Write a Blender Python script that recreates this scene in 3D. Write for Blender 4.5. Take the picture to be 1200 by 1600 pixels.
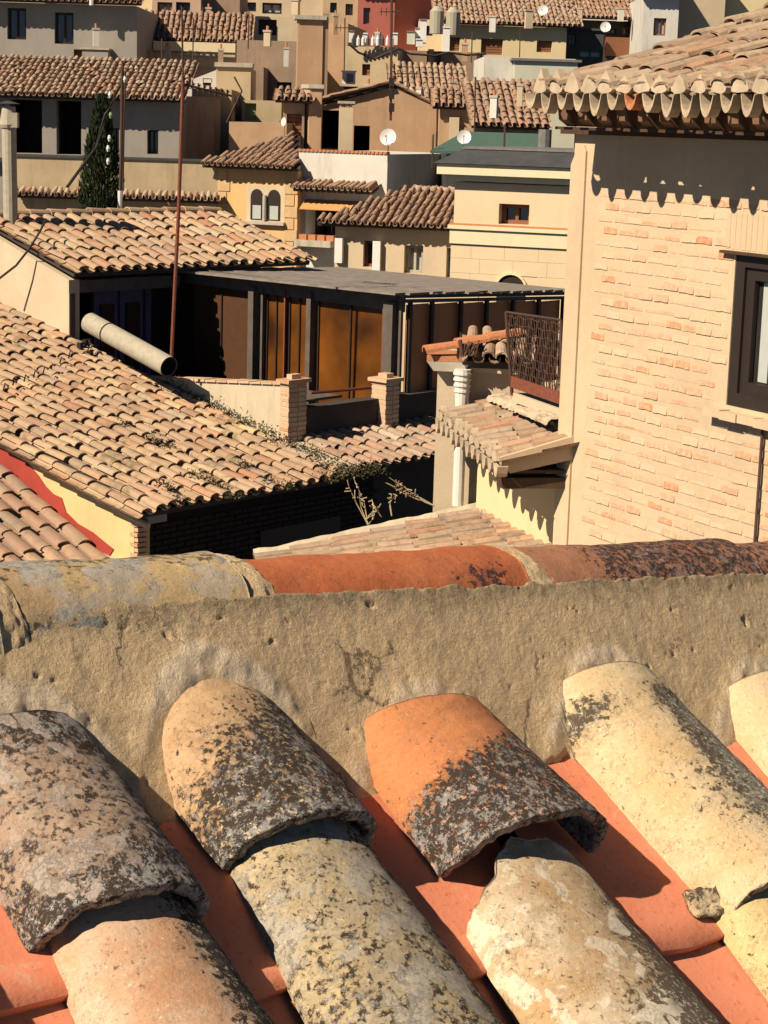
import bpy, math, random
import numpy as np
from mathutils import Matrix, Vector, noise
random.seed(7)
R = math.radians
for o in list(bpy.data.objects): bpy.data.objects.remove(o)
scene = bpy.context.scene
COL = scene.collection

# ------------------------------------------------------------------ camera, sky, sun, exposure
FPX = 3000.0; PITCH = math.atan(610/FPX); ROLL = 0.03
fw = np.array([0, math.cos(PITCH), -math.sin(PITCH)])
_r0 = np.array([1.0, 0, 0]); _u0 = np.array([0, math.sin(PITCH), math.cos(PITCH)])
rt = _r0*math.cos(ROLL) + _u0*math.sin(ROLL)
up = _u0*math.cos(ROLL) - _r0*math.sin(ROLL)
cd = bpy.data.cameras.new('camera'); cam = bpy.data.objects.new('camera', cd); COL.objects.link(cam)
cd.sensor_fit = 'HORIZONTAL'; cd.sensor_width = 36; cd.lens = 36*FPX/1200
cd.clip_start = 0.05; cd.clip_end = 2000
cam.matrix_world = Matrix(((rt[0], up[0], -fw[0], 0), (rt[1], up[1], -fw[1], 0), (rt[2], up[2], -fw[2], 0), (0, 0, 0, 1)))
scene.camera = cam
SUN = np.array([-.590, -.460, .664]); SUN /= np.linalg.norm(SUN)
sd = bpy.data.lights.new('sun', 'SUN'); sun = bpy.data.objects.new('sun', sd); COL.objects.link(sun)
sd.energy = 5.0; sd.angle = R(0.5); sd.color = (1.0, .87, .71)
sun.rotation_euler = Vector(SUN).to_track_quat('Z', 'Y').to_euler()
world = bpy.data.worlds.new('World'); scene.world = world; world.use_nodes = True
wn = world.node_tree; bg = wn.nodes['Background']
sky = wn.nodes.new('ShaderNodeTexSky'); sky.sky_type = 'NISHITA'; sky.sun_disc = False
sky.sun_elevation = math.asin(SUN[2]); sky.sun_rotation = math.atan2(SUN[0], SUN[1])
wn.links.new(sky.outputs[0], bg.inputs[0]); bg.inputs[1].default_value = 0.05
sky.air_density = 0.3; sky.dust_density = 0.1
scene.cycles.diffuse_bounces = 1
vs = scene.view_settings; vs.view_transform = 'Standard'; vs.look = 'None'; vs.gamma = 1; vs.exposure = 0.46
scene.view_settings.use_curve_mapping = False

# ------------------------------------------------------------------ photo measuring helpers
def ray(px, py): return fw + rt*(px-600)/FPX - up*(py-800)/FPX
def P(px, py, Y):
    d = ray(px, py); return d*(Y/d[1])
def hit(px, py, O, N):
    d = ray(px, py); return d*((O@N)/(d@N))
def pj(p):
    z = p@fw; return (600+FPX*(p@rt)/z, 800-FPX*(p@up)/z)
def nrm(v): v = np.array(v, float); return v/np.linalg.norm(v)
Z = np.array([0, 0, 1.0])

# ------------------------------------------------------------------ materials
MATS = {}
class NT:
    def __init__(s, name):
        s.m = bpy.data.materials.new(name); s.m.use_nodes = True
        s.t = s.m.node_tree; s.b = s.t.nodes['Principled BSDF']; MATS[name] = s.m
        s.b.inputs['Specular IOR Level'].default_value = 0.25
    def n(s, kind, **kw):
        x = s.t.nodes.new('ShaderNode'+kind)
        for k, v in kw.items(): setattr(x, k, v)
        return x
    def l(s, a, b): s.t.links.new(a, b)
    def val(s, x, inp):
        if hasattr(x, 'links') or isinstance(x, bpy.types.NodeSocket): s.l(x, inp)
        else: inp.default_value = x
    def coord(s, scale=(1, 1, 1), out='Object'):
        c = s.n('TexCoord'); mp = s.n('Mapping'); s.l(c.outputs[out], mp.inputs[0])
        mp.inputs['Scale'].default_value = scale
        mp.inputs['Location'].default_value = (random.random()*9, random.random()*9, random.random()*9)
        return mp.outputs[0]
    def noise(s, vec, scale, detail=5, rough=.6, dist=0):
        x = s.n('TexNoise'); s.l(vec, x.inputs['Vector']); x.inputs['Scale'].default_value = scale
        x.inputs['Detail'].default_value = detail; x.inputs['Roughness'].default_value = rough
        x.inputs['Distortion'].default_value = dist
        return x.outputs[0]
    def ramp(s, fac, stops, interp='LINEAR'):
        x = s.n('ValToRGB'); s.l(fac, x.inputs[0]); r = x.color_ramp; r.interpolation = interp
        while len(r.elements) > 1: r.elements.remove(r.elements[-1])
        for i, (p, c) in enumerate(stops):
            e = r.elements[0] if i == 0 else r.elements.new(p)
            e.position = p; c = c if not isinstance(c, (int, float)) else (c, c, c); e.color = (*c, 1)
        return x.outputs[0]
    def mix(s, f, a, b, mode='MIX'):
        x = s.n('Mix', data_type='RGBA', blend_type=mode)
        s.val(f, x.inputs[0])
        for v, i in ((a, 6), (b, 7)):
            if isinstance(v, tuple): x.inputs[i].default_value = (*v, 1)
            else: s.l(v, x.inputs[i])
        return x.outputs[2]
    def math(s, op, a, b=0.0, clamp=False):
        x = s.n('Math', operation=op); x.use_clamp = clamp; s.val(a, x.inputs[0]); s.val(b, x.inputs[1]); return x.outputs[0]
    def bump(s, h, strength=.4, dist=.01, nrm=None):
        x = s.n('Bump'); s.l(h, x.inputs['Height']); x.inputs['Strength'].default_value = strength
        x.inputs['Distance'].default_value = dist
        if nrm is not None: s.l(nrm, x.inputs['Normal'])
        return x.outputs[0]
    def done(s, col, rough=.85, nrm=None, metal=0):
        if isinstance(col, tuple): s.b.inputs['Base Color'].default_value = (*col, 1)
        else: s.l(col, s.b.inputs['Base Color'])
        s.b.inputs['Roughness'].default_value = rough; s.b.inputs['Metallic'].default_value = metal
        if nrm is not None: s.l(nrm, s.b.inputs['Normal'])
        return s.m

def plaster(name, c, var=.25, stain=None, sc=1.2, bump=.3, amount=.5, streak=.35):
    t = NT(name); v = t.coord()
    a = t.noise(v, sc, 6, .65); b = t.noise(v, sc*14, 4, .6)
    sv = t.coord((3.0, 3.0, .35)); st = t.noise(sv, 1.6, 6, .7)
    dark = tuple(x*(1-var) for x in c); lite = tuple(min(.88, x*(1+var*.45)) for x in c)
    col = t.mix(t.ramp(a, [(.3, 0), (.7, 1)]), dark, lite)
    col = t.mix(t.ramp(b, [(.35, 0), (.75, .35)]), col, dark)
    stc = stain or tuple(x*.55 for x in c)
    col = t.mix(t.math('MULTIPLY', t.ramp(st, [(.52, 0), (.72, 1)]), amount*streak*2), col, stc)
    return t.done(col, .9, t.bump(t.mix(.5, a, t.noise(v, sc*30, 5, .7)), bump, .02))

def plain(name, c, rough=.6, var=.15, sc=8, metal=0, bump=.15):
    t = NT(name); v = t.coord(); a = t.noise(v, sc, 5, .6)
    col = t.mix(a, tuple(x*(1-var*1.6) for x in c), tuple(min(1, x*(1+var)) for x in c))
    return t.done(col, rough, t.bump(a, bump, .01), metal)

def roof_mat(name, stops, lich=.5, moss=0.0):
    t = NT(name); oi = t.n('ObjectInfo'); ge = t.n('NewGeometry'); v = t.coord()
    rnd = t.math('FRACT', t.math('ADD', t.math('MULTIPLY', oi.outputs['Random'], 7.31), ge.outputs['Random Per Island']))
    rnd2 = t.math('FRACT', t.math('MULTIPLY', rnd, 13.7))
    base = t.ramp(rnd, stops)
    wv = t.n('NewGeometry').outputs['Position']
    big = t.noise(wv, .55, 4, .6); fine = t.noise(wv, 9, 6, .7); mid = t.noise(wv, 3.2, 6, .7); vf = t.noise(wv, 38, 4, .7)
    base = t.mix(t.ramp(rnd2, [(0, .45), (1, .0)]), base, (.20, .12, .075))
    base = t.mix(t.ramp(mid, [(.35, 0), (.7, .28)]), base, (.50, .34, .21))
    base = t.mix(t.math('MULTIPLY', t.ramp(fine, [(.5, 0), (.66, 1)]), lich), base, (.13, .105, .075))
    base = t.mix(t.math('MULTIPLY', t.ramp(vf, [(.5, 0), (.7, 1)]), lich*.7), base, (.50, .42, .31))
    base = t.mix(t.ramp(big, [(.40, .0), (.62, .50)]), base, (.33, .22, .145))
    base = t.mix(t.ramp(t.noise(wv, 1.3, 5, .7, .4), [(.52, .0), (.68, .45)]), base, (.50, .30, .20))
    base = t.mix(t.ramp(t.noise(wv, 2.1, 6, .7, .4), [(.55, .0), (.68, .5)]), base, (.17, .135, .10))
    if moss: base = t.mix(t.math('MULTIPLY', t.ramp(t.noise(wv, 1.7, 7, .75), [(.56, 0), (.64, 1)]), moss), base, (.06, .065, .025))
    return t.done(base, .9, t.bump(t.mix(.5, fine, vf), .4, .012))

TAN = [(0, (.54, .34, .18)), (.12, (.60, .42, .23)), (.28, (.47, .26, .14)), (.38, (.66, .50, .29)), (.52, (.50, .31, .18)), (.62, (.44, .35, .25)), (.72, (.66, .47, .25)), (.82, (.56, .40, .23)), (.91, (.44, .16, .08)), (1, (.58, .40, .22))]
GREY = [(0, (.40, .28, .19)), (.2, (.50, .37, .25)), (.4, (.34, .22, .15)), (.6, (.55, .42, .29)), (.8, (.42, .20, .12)), (1, (.47, .34, .23))]
BRN = [(0, (.34, .18, .11)), (.3, (.42, .24, .15)), (.6, (.28, .16, .11)), (.85, (.46, .30, .2)), (1, (.36, .15, .08))]
PALE = [(0, (.55, .42, .29)), (.25, (.62, .50, .36)), (.5, (.48, .27, .17)), (.7, (.66, .55, .40)), (.88, (.48, .20, .11)), (1, (.58, .45, .31))]
roof_mat('tile_tan', TAN, .35, .0); roof_mat('tile_tan_mossy', TAN, .35, .55)
roof_mat('tile_grey', GREY, .6, .25); roof_mat('tile_brown', BRN, .6, .1); roof_mat('tile_pale', PALE, .6, .15)
roof_mat('tile_weathered', [(0, (.46, .33, .20)), (.2, (.36, .24, .15)), (.38, (.54, .41, .26)), (.5, (.44, .20, .11)), (.62, (.40, .32, .24)), (.78, (.58, .44, .27)), (.9, (.50, .25, .13)), (1, (.42, .30, .19))], .7, .15)
roof_mat('tile_pink', [(0, (.42, .20, .13)), (.3, (.36, .26, .20)), (.5, (.55, .42, .24)), (.75, (.46, .22, .14)), (1, (.5, .34, .22))], .5, .1)
plaster('cream_plaster', (.62, .49, .32), .14, amount=.3)
plaster('right_house_plaster', (.62, .47, .295), .16, sc=1.3, amount=.3)
plaster('yellow_plaster', (.76, .62, .20), .08, amount=.1)
plaster('yellow_wall', (.74, .60, .33), .08, amount=.12)
plaster('gable_yellow', (.72, .52, .24), .12, amount=.3)
plaster('grey_plaster', (.34, .30, .245), .12, amount=.4)
plaster('white_plaster', (.66, .62, .53), .12, (.25, .2, .15), amount=.6)
plaster('eave_mortar', (.62, .48, .32), .35, sc=6, amount=.4, bump=.6)
plaster('ochre_wall', (.52, .40, .24), .2, amount=.8)
plaster('tan_wall', (.50, .32, .185), .18, amount=.6)
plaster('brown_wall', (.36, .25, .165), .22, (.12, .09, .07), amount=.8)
plaster('orange_wall', (.72, .44, .19), .14, amount=.4)
plaster('peach_wall', (.56, .38, .26), .12, amount=.4)
plaster('red_wall', (.42, .13, .10), .14, amount=.3)
plaster('tower_wall', (.70, .55, .34), .07, (.55, .35, .18), amount=.25)
plaster('tower_trim', (.76, .64, .40), .06, amount=.2)
plaster('pale_green_wall', (.58, .56, .42), .08, amount=.2)
plaster('parapet_plaster', (.60, .50, .34), .15, (.3, .22, .14), amount=.7)
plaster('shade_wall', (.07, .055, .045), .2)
plaster('stone_cap', (.50, .44, .34), .25, (.2, .17, .13), sc=5, amount=.8)
plaster('red_paint', (.40, .06, .04), .2, amount=.3)
plain('dark_frame', (.035, .025, .02), .45); plain('dark_wood', (.09, .05, .03), .7, .4)
plain('rafter_wood', (.24, .13, .07), .8, .35); plain('brown_shutter', (.26, .11, .055), .6)
plain('iron', (.09, .05, .035), .6, .3); plain('rust', (.22, .07, .04), .8, .4, 30)
plain('grey_metal', (.21, .19, .17), .5, .3); plain('white_enamel', (.75, .72, .66), .4, .08)
plain('fibre_cement', (.42, .37, .27), .85, .25, 14); plain('curtain', (.45, .47, .42), .9, .1)
plain('slate', (.07, .07, .068), .6, .3, 5); plain('green_felt', (.075, .135, .10), .8, .15)
plain('awning', (.62, .28, .10), .8, .1); plain('cable', (.03, .025, .02), .6); plain('white_pipe', (.74, .69, .60), .45, .1)
plain('deck_plank', (.27, .23, .19), .75, .4, 5); plain('dark_screen', (.085, .038, .016), .6)
plain('green_shutter', (.22, .34, .15), .6); plain('blue_panel', (.13, .12, .22), .6, .15); plain('weather_plank', (.13, .105, .085), .75, .35, 6)
plain('brown_panel', (.60, .24, .09), .6, .2, 1.5); plain('ochre_stone', (.6, .40, .2), .9, .2)
plain('terracotta', (.55, .22, .10), .85, .3, 30); plain('cloth', (.6, .55, .45), .9)
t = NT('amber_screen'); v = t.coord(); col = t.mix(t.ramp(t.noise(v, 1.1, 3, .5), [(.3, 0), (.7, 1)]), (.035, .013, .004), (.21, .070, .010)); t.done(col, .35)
t = NT('window_glass'); t.b.inputs['IOR'].default_value = 1.5; t.b.inputs['Specular IOR Level'].default_value = .6; v = t.coord(); t.done(t.mix(t.noise(v, 2, 2), (.012, .012, .014), (.05, .045, .04)), .12)
t = NT('ground'); v = t.coord(); t.done(t.mix(t.noise(v, .2, 6), (.06, .05, .04), (.11, .09, .07)), .95)
t = NT('foliage'); gi = t.n('NewGeometry'); t.done(t.ramp(gi.outputs['Random Per Island'], [(0, (.012, .022, .008)), (.6, (.03, .045, .016)), (1, (.06, .075, .03))]), .8)
t = NT('moss'); gi = t.n('NewGeometry'); t.done(t.ramp(gi.outputs['Random Per Island'], [(0, (.025, .022, .010)), (.6, (.055, .052, .022)), (1, (.14, .11, .06))]), .9)
t = NT('straw'); t.done((.42, .32, .19), .8)
def brickm(name, stops):
    t = NT(name); oi = t.n('ObjectInfo'); gi = t.n('NewGeometry'); v = t.n('NewGeometry').outputs['Position']
    rnd = t.math('FRACT', t.math('ADD', t.math('MULTIPLY', oi.outputs['Random'], 5.3), gi.outputs['Random Per Island']))
    c = t.ramp(rnd, stops); f = t.noise(v, 22, 6, .7)
    c = t.mix(t.ramp(f, [(.46, 0), (.66, .75)]), c, (.64, .48, .29))
    return t.done(c, .9, t.bump(f, .5, .01))
brickm('wall_brick', [(0, (.57, .43, .275)), (.35, (.55, .39, .245)), (.6, (.53, .35, .22)), (.84, (.51, .30, .175)), (.94, (.53, .26, .13)), (1, (.50, .20, .10))])
brickm('pillar_brick', [(0, (.55, .36, .22)), (.5, (.62, .42, .26)), (1, (.5, .27, .15))])
plain('eave_shade_brick', (.035, .026, .02), .95, .3, 12); plain('eave_shade_wall', (.025, .019, .015), .95, .3, 6)  # near black: the eave's shade is put into these base colours

def lichen_mat(name, c1, c2, crust=(.05, .035, .025), grey=(.34, .32, .29), k_grey=.5, sc=1.0, rough=.88, warm=(.42, .2, .09), plaque=None, pk=.9):
    t = NT(name); v = t.coord(); at = t.n('Attribute'); at.attribute_name = 'dirt'; D = at.outputs['Fac']
    big = t.noise(v, 14*sc, 4, .6); med = t.noise(v, 75*sc, 8, .72, .3); fin = t.noise(v, 230*sc, 6, .7); m2 = t.noise(v, 50*sc, 8, .75, .4); m3 = t.noise(v, 34*sc, 6, .7, .6)
    col = t.mix(t.ramp(big, [(.35, 0), (.65, 1)]), c1, c2)
    col = t.mix(t.ramp(m3, [(.5, 0), (.68, .6)]), col, warm)
    col = t.mix(t.ramp(fin, [(.35, .18), (.6, 0)]), col, crust)
    # brown film, black crust, grey rosettes: each grows where dirt is high
    hf = t.noise(v, 150*sc, 8, .75, .2); hf2 = t.noise(v, 105*sc, 8, .7, .5)
    f1 = t.ramp(t.math('ADD', t.math('MULTIPLY', D, .55), t.math('MULTIPLY', m2, .62)), [(.50, 0), (.66, .7)])
    col = t.mix(f1, col, tuple((a*.42+b*.25) for a, b in zip(c1, crust)))
    col = t.mix(t.math('MULTIPLY', f1, t.ramp(hf2, [(.50, 0), (.58, .9)])), col, warm)
    f2 = t.ramp(t.math('ADD', t.math('MULTIPLY', D, .50), t.math('ADD', t.math('MULTIPLY', hf, .55), t.math('MULTIPLY', med, .45))), [(.745, 0), (.79, 1)])
    col = t.mix(f2, col, crust)
    vo = t.n('TexVoronoi', feature='F1'); t.l(t.mix(.08, v, t.noise(v, 90, 4)), vo.inputs['Vector']); vo.inputs['Scale'].default_value = 150*sc
    f3 = t.ramp(t.math('ADD', t.math('MULTIPLY', D, .22), t.math('SUBTRACT', t.math('ADD', t.math('MULTIPLY', m3, .45), t.math('MULTIPLY', t.noise(v, 85*sc, 6, .75), .5)), t.math('MULTIPLY', vo.outputs['Distance'], .25))), [(.50, 0), (.545, 1)])
    gfac = t.ramp(D, [(.25, .15), (.5, 1)])
    col = t.mix(t.math('MULTIPLY', t.math('MULTIPLY', f3, k_grey), gfac), col, t.mix(fin, tuple(x*.55 for x in grey), tuple(x*1.45 for x in grey)))
    if plaque:
        pn_ = t.math('ADD', t.math('MULTIPLY', t.noise(v, 26*sc, 3, .5, .5), .82), t.math('MULTIPLY', hf, .18))
        f6 = t.ramp(pn_, [(.535, 0), (.555, pk)])
        col = t.mix(t.math('MULTIPLY', f6, t.ramp(D, [(.2, 0), (.4, 1), (.75, 1), (.9, .2)])), col, t.mix(hf2, tuple(x*.75 for x in plaque), tuple(x*1.15 for x in plaque)))
    f4 = t.ramp(t.math('ADD', t.noise(v, 170*sc, 5, .8), t.math('MULTIPLY', D, .08)), [(.63, 0), (.67, .85)])
    col = t.mix(f4, col, tuple(min(.75, x*1.15+.08) for x in c1))
    f5 = t.ramp(t.noise(v, 120*sc, 7, .8), [(.36, .75), (.41, 0)])
    col = t.mix(f5, col, crust)
    h = t.math('ADD', t.math('MULTIPLY', fin, .5), t.math('ADD', t.math('MULTIPLY', f2, .5), t.math('MULTIPLY', f3, .4)))
    return t.done(col, rough, t.bump(h, .7, .003))
lichen_mat('tile_a', (.42, .29, .20), (.48, .36, .25), k_grey=.9, warm=(.46, .27, .16), plaque=(.44, .36, .29))
lichen_mat('tile_a_low', (.66, .47, .31), (.56, .30, .16), k_grey=.25, warm=(.66, .52, .38))
lichen_mat('tile_b', (.64, .42, .22), (.54, .35, .20), k_grey=.75, warm=(.50, .26, .11))
lichen_mat('tile_b_low', (.56, .43, .24), (.42, .36, .27), grey=(.36, .35, .31), k_grey=.75, warm=(.5, .36, .16), plaque=(.43, .385, .31), pk=.75)
lichen_mat('tile_c', (.62, .24, .09), (.56, .22, .09), k_grey=.75)
lichen_mat('tile_c_low', (.70, .57, .39), (.52, .33, .16), crust=(.13, .09, .055), k_grey=.12, warm=(.50, .32, .14), plaque=(.80, .70, .53), pk=.85)
lichen_mat('tile_d', (.70, .55, .34), (.64, .44, .22), crust=(.10, .07, .045), grey=(.4, .36, .28), k_grey=.5, warm=(.68, .54, .32))
lichen_mat('tile_d_low', (.68, .50, .24), (.60, .42, .19), crust=(.11, .08, .05), k_grey=.4, warm=(.66, .5, .25))
lichen_mat('ridge_yellow', (.58, .43, .20), (.50, .33, .17), crust=(.10, .07, .045), grey=(.36, .35, .32), k_grey=.85, sc=.8, warm=(.50, .38, .28), plaque=(.38, .36, .32), pk=.8)
lichen_mat('ridge_orange', (.50, .15, .055), (.44, .12, .045), crust=(.06, .03, .03), k_grey=.1, sc=.8, warm=(.54, .20, .08))
lichen_mat('ridge_brown', (.42, .19, .10), (.36, .17, .10), crust=(.05, .03, .025), grey=(.34, .30, .27), k_grey=.5, sc=.8, warm=(.34, .16, .09))
# red pans
t = NT('pan_red'); v = t.coord(); a = t.noise(v, 9, 5, .6); b = t.noise(v, 160, 4, .6)
col = t.mix(t.ramp(a, [(.35, 0), (.65, 1)]), (.72, .23, .12), (.76, .28, .155)); col = t.mix(t.ramp(t.noise(v, 22, 8, .8, .5), [(.58, 0), (.66, .55)]), col, (.66, .42, .28))
col = t.mix(t.ramp(b, [(.60, 0), (.70, .55)]), col, (.34, .10, .05)); col = t.mix(t.ramp(t.noise(v, 38, 8, .8, .3), [(.55, 0), (.68, .55)]), col, (.42, .14, .075))
col = t.mix(t.ramp(t.noise(v, 95, 6, .8), [(.64, 0), (.70, .8)]), col, (.60, .36, .24)); col = t.mix(t.ramp(t.noise(v, 70, 8, .85), [(.66, 0), (.70, .9)]), col, (.09, .05, .035)); t.done(col, .85, t.bump(t.math('ADD', b, a), .3, .002))
# mortar of the ridge
t = NT('mortar'); v = t.coord(); at = t.n('Attribute'); at.attribute_name = 'pale'; D = at.outputs['Fac']
a = t.noise(v, 5, 6, .6); b = t.noise(v, 60, 8, .7); c = t.noise(v, 260, 6, .75); e = t.noise(v, 18, 8, .7)
col = t.mix(t.ramp(a, [(.35, 0), (.65, 1)]), (.78, .56, .31), (.70, .51, .29)); col = t.mix(t.ramp(b, [(.35, .5), (.6, 0)]), col, (.46, .33, .19))
col = t.mix(t.ramp(e, [(.5, 0), (.68, .55)]), col, (.52, .41, .25))
cr = t.n('TexVoronoi', feature='DISTANCE_TO_EDGE'); t.l(t.mix(.10, v, t.noise(v, 14, 6, .7)), cr.inputs['Vector']); cr.inputs['Scale'].default_value = 7
crk = t.math('MULTIPLY', t.ramp(cr.outputs['Distance'], [(.008, 1), (.018, 0)]), t.ramp(t.noise(v, 6, 4), [(.50, 0), (.56, 1)]))
col = t.mix(t.math('MULTIPLY', crk, .8), col, (.12, .085, .055))
at2 = t.n('Attribute'); at2.attribute_name = 'dirt'
col = t.mix(t.ramp(t.math('ADD', t.math('MULTIPLY', at2.outputs['Fac'], .4), t.math('MULTIPLY', b, .6)), [(.46, 0), (.60, .8)]), col, (.26, .20, .12))
tr = t.noise(v, 12, 8, .8, .4)
col = t.mix(t.ramp(tr, [(.50, 0), (.64, .4)]), col, (.42, .30, .17)); col = t.mix(t.ramp(t.noise(v, 30, 8, .8), [(.60, 0), (.68, .5)]), col, (.28, .21, .13))
col = t.mix(t.ramp(t.math('ADD', t.math('MULTIPLY', D, .50), t.math('MULTIPLY', e, .6)), [(.50, 0), (.62, .8)]), col, (.72, .58, .40))
gr = t.n('TexVoronoi', feature='F1'); t.l(v, gr.inputs['Vector']); gr.inputs['Scale'].default_value = 170
col = t.mix(t.ramp(gr.outputs['Distance'], [(.10, .45), (.2, 0)]), col, t.mix(t.ramp(c, [(.45, 0), (.55, 1)]), (.24, .17, .1), (.85, .72, .55)))
col = t.mix(t.ramp(c, [(.3, .5), (.48, 0)]), col, (.2, .14, .085))
t.done(col, .95, t.bump(t.math('ADD', t.math('MULTIPLY', b, .3), t.math('ADD', t.math('MULTIPLY', t.noise(v, 150, 5, .75), 1.0), t.math('MULTIPLY', c, .9))), .85, .0035))

# ------------------------------------------------------------------ mesh helpers
ORD = ['first', 'second', 'third', 'fourth', 'fifth', 'sixth', 'seventh', 'eighth', 'ninth', 'tenth', 'eleventh']
WM = {}
def mw(o): return WM.get(o.name, Matrix.Identity(4)) if o else Matrix.Identity(4)
class MB:
    def __init__(s): s.v = []; s.f = []
    def quad(s, *p):
        i = len(s.v); s.v += [tuple(map(float, q)) for q in p]; s.f.append(tuple(range(i, i+len(p))))
    def prism(s, pts, off):
        n = len(pts); i = len(s.v); s.v += [tuple(map(float, q)) for q in pts] + [tuple(map(float, np.array(q)+off)) for q in pts]
        s.f.append(tuple(range(i+n-1, i-1, -1))); s.f.append(tuple(range(i+n, i+2*n)))
        for k in range(n):
            l = (k+1) % n; s.f.append((i+k, i+l, i+n+l, i+n+k))
    def box(s, O, a, b, c):
        O, a, b, c = map(lambda x: np.array(x, float), (O, a, b, c)); s.prism([O, O+a, O+a+b, O+b], c)
    def cbox(s, C, U, V, W, u, v, w):
        s.box(C-U*u/2-V*v/2-W*w/2, U*u, V*v, W*w)
    def tube(s, pts, r, seg=8, cap=True):
        pts = [np.array(p, float) for p in pts]; rs = r if isinstance(r, (list, tuple)) else [r]*len(pts)
        i0 = len(s.v)
        for k, p in enumerate(pts):
            d = nrm(pts[min(k+1, len(pts)-1)]-pts[max(k-1, 0)])
            a = nrm(np.cross(d, Z if abs(d[2]) < .9 else np.array([1., 0, 0]))); b = np.cross(d, a)
            for j in range(seg):
                th = 2*math.pi*j/seg; s.v.append(tuple(p+rs[k]*(a*math.cos(th)+b*math.sin(th))))
        for k in range(len(pts)-1):
            for j in range(seg):
                l = (j+1) % seg; q = i0+k*seg; s.f.append((q+j, q+l, q+seg+l, q+seg+j))
        if cap:
            s.f.append(tuple(i0+j for j in range(seg))[::-1]); s.f.append(tuple(i0+(len(pts)-1)*seg+j for j in range(seg)))
    def grid(s, nu, nv, fn):
        i0 = len(s.v)
        for a in range(nu):
            for b in range(nv): s.v.append(tuple(fn(a/(nu-1), b/(nv-1))))
        for a in range(nu-1):
            for b in range(nv-1):
                q = i0+a*nv+b; s.f.append((q, q+nv, q+nv+1, q+1))
    def mesh(s, name, mat, inv=None, smooth=False):
        me = bpy.data.meshes.new(name); vv = s.v
        if inv is not None: vv = [tuple(inv @ Vector(p)) for p in vv]
        me.from_pydata(vv, [], s.f); me.update()
        if mat: me.materials.append(MATS[mat])
        if smooth: me.polygons.foreach_set('use_smooth', [True]*len(me.polygons))
        return me
    def build(s, name, mat, parent=None, smooth=False, kind=None, label=None):
        me = s.mesh(name, mat, mw(parent).inverted() if parent else None, smooth)
        o = bpy.data.objects.new(name, me); COL.objects.link(o)
        if parent: o.parent = parent; WM[o.name] = mw(parent)
        if kind: o['kind'] = kind
        if label: o['label'] = label
        return o
def tag(o, label, cat, group=None):
    o['label'] = label; o['category'] = cat
    if group: o['group'] = group
    return o
def thing(name, label, cat, loc, group=None, M=None):
    o = bpy.data.objects.new(name, None); COL.objects.link(o); o.empty_display_size = .1
    m = M if M is not None else Matrix.Translation(Vector(loc)); o.matrix_world = m; WM[o.name] = m.copy()
    return tag(o, label, cat, group)
def inst(name, me, parent, M):
    o = bpy.data.objects.new(name, me); COL.objects.link(o)
    o.parent = parent; o.matrix_local = mw(parent).inverted() @ M; return o
def frame(O, U, V, N):
    return Matrix(((U[0], V[0], N[0], O[0]), (U[1], V[1], N[1], O[1]), (U[2], V[2], N[2], O[2]), (0, 0, 0, 1)))

# ------------------------------------------------------------------ tiled roofs (barrel tiles)
def cover_geo(hw, L, h=.055, seg=6, t=.014, full=True, rag=.0):
    mb = MB(); A = []; B = []; C = []; Dn = []
    lift = .03
    for k in range(seg+1):
        th = math.pi*k/seg; c = -math.cos(th); s_ = math.sin(th)**.85
        A.append((c*hw*.80, -L, s_*h*.85)); B.append((c*hw, random.uniform(-rag, rag), s_*h+lift-.006))
        C.append((c*(hw-t), 0, max(0, s_*(h-t))+lift-.010)); Dn.append((c*(hw-t)*.95, -L*.3, max(0, s_*(h-t))+lift*.7-.010))
    mb.v = A+B+(C+Dn if full else []); n = seg+1
    for k in range(seg):
        mb.f.append((k, k+1, n+k+1, n+k))
        if full: mb.f.append((n+k, n+k+1, 2*n+k+1, 2*n+k)); mb.f.append((2*n+k, 2*n+k+1, 3*n+k+1, 3*n+k))
    return mb
def pan_geo(hw, L, seg=4):
    mb = MB(); A = []; B = []
    for k in range(seg+1):
        th = math.pi*(k/seg); c = -math.cos(th); s_ = math.sin(th)
        A.append((c*hw, -L, -.045*s_+.0)); B.append((c*hw*.85, 0, -.045*s_+.018))
    C = [(x, y, z-.016) for x, y, z in B]
    mb.v = A+B+C; n = seg+1
    for k in range(seg): mb.f.append((k, k+1, n+k+1, n+k)); mb.f.append((n+k, n+k+1, 2*n+k+1, 2*n+k))
    return mb
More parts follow.
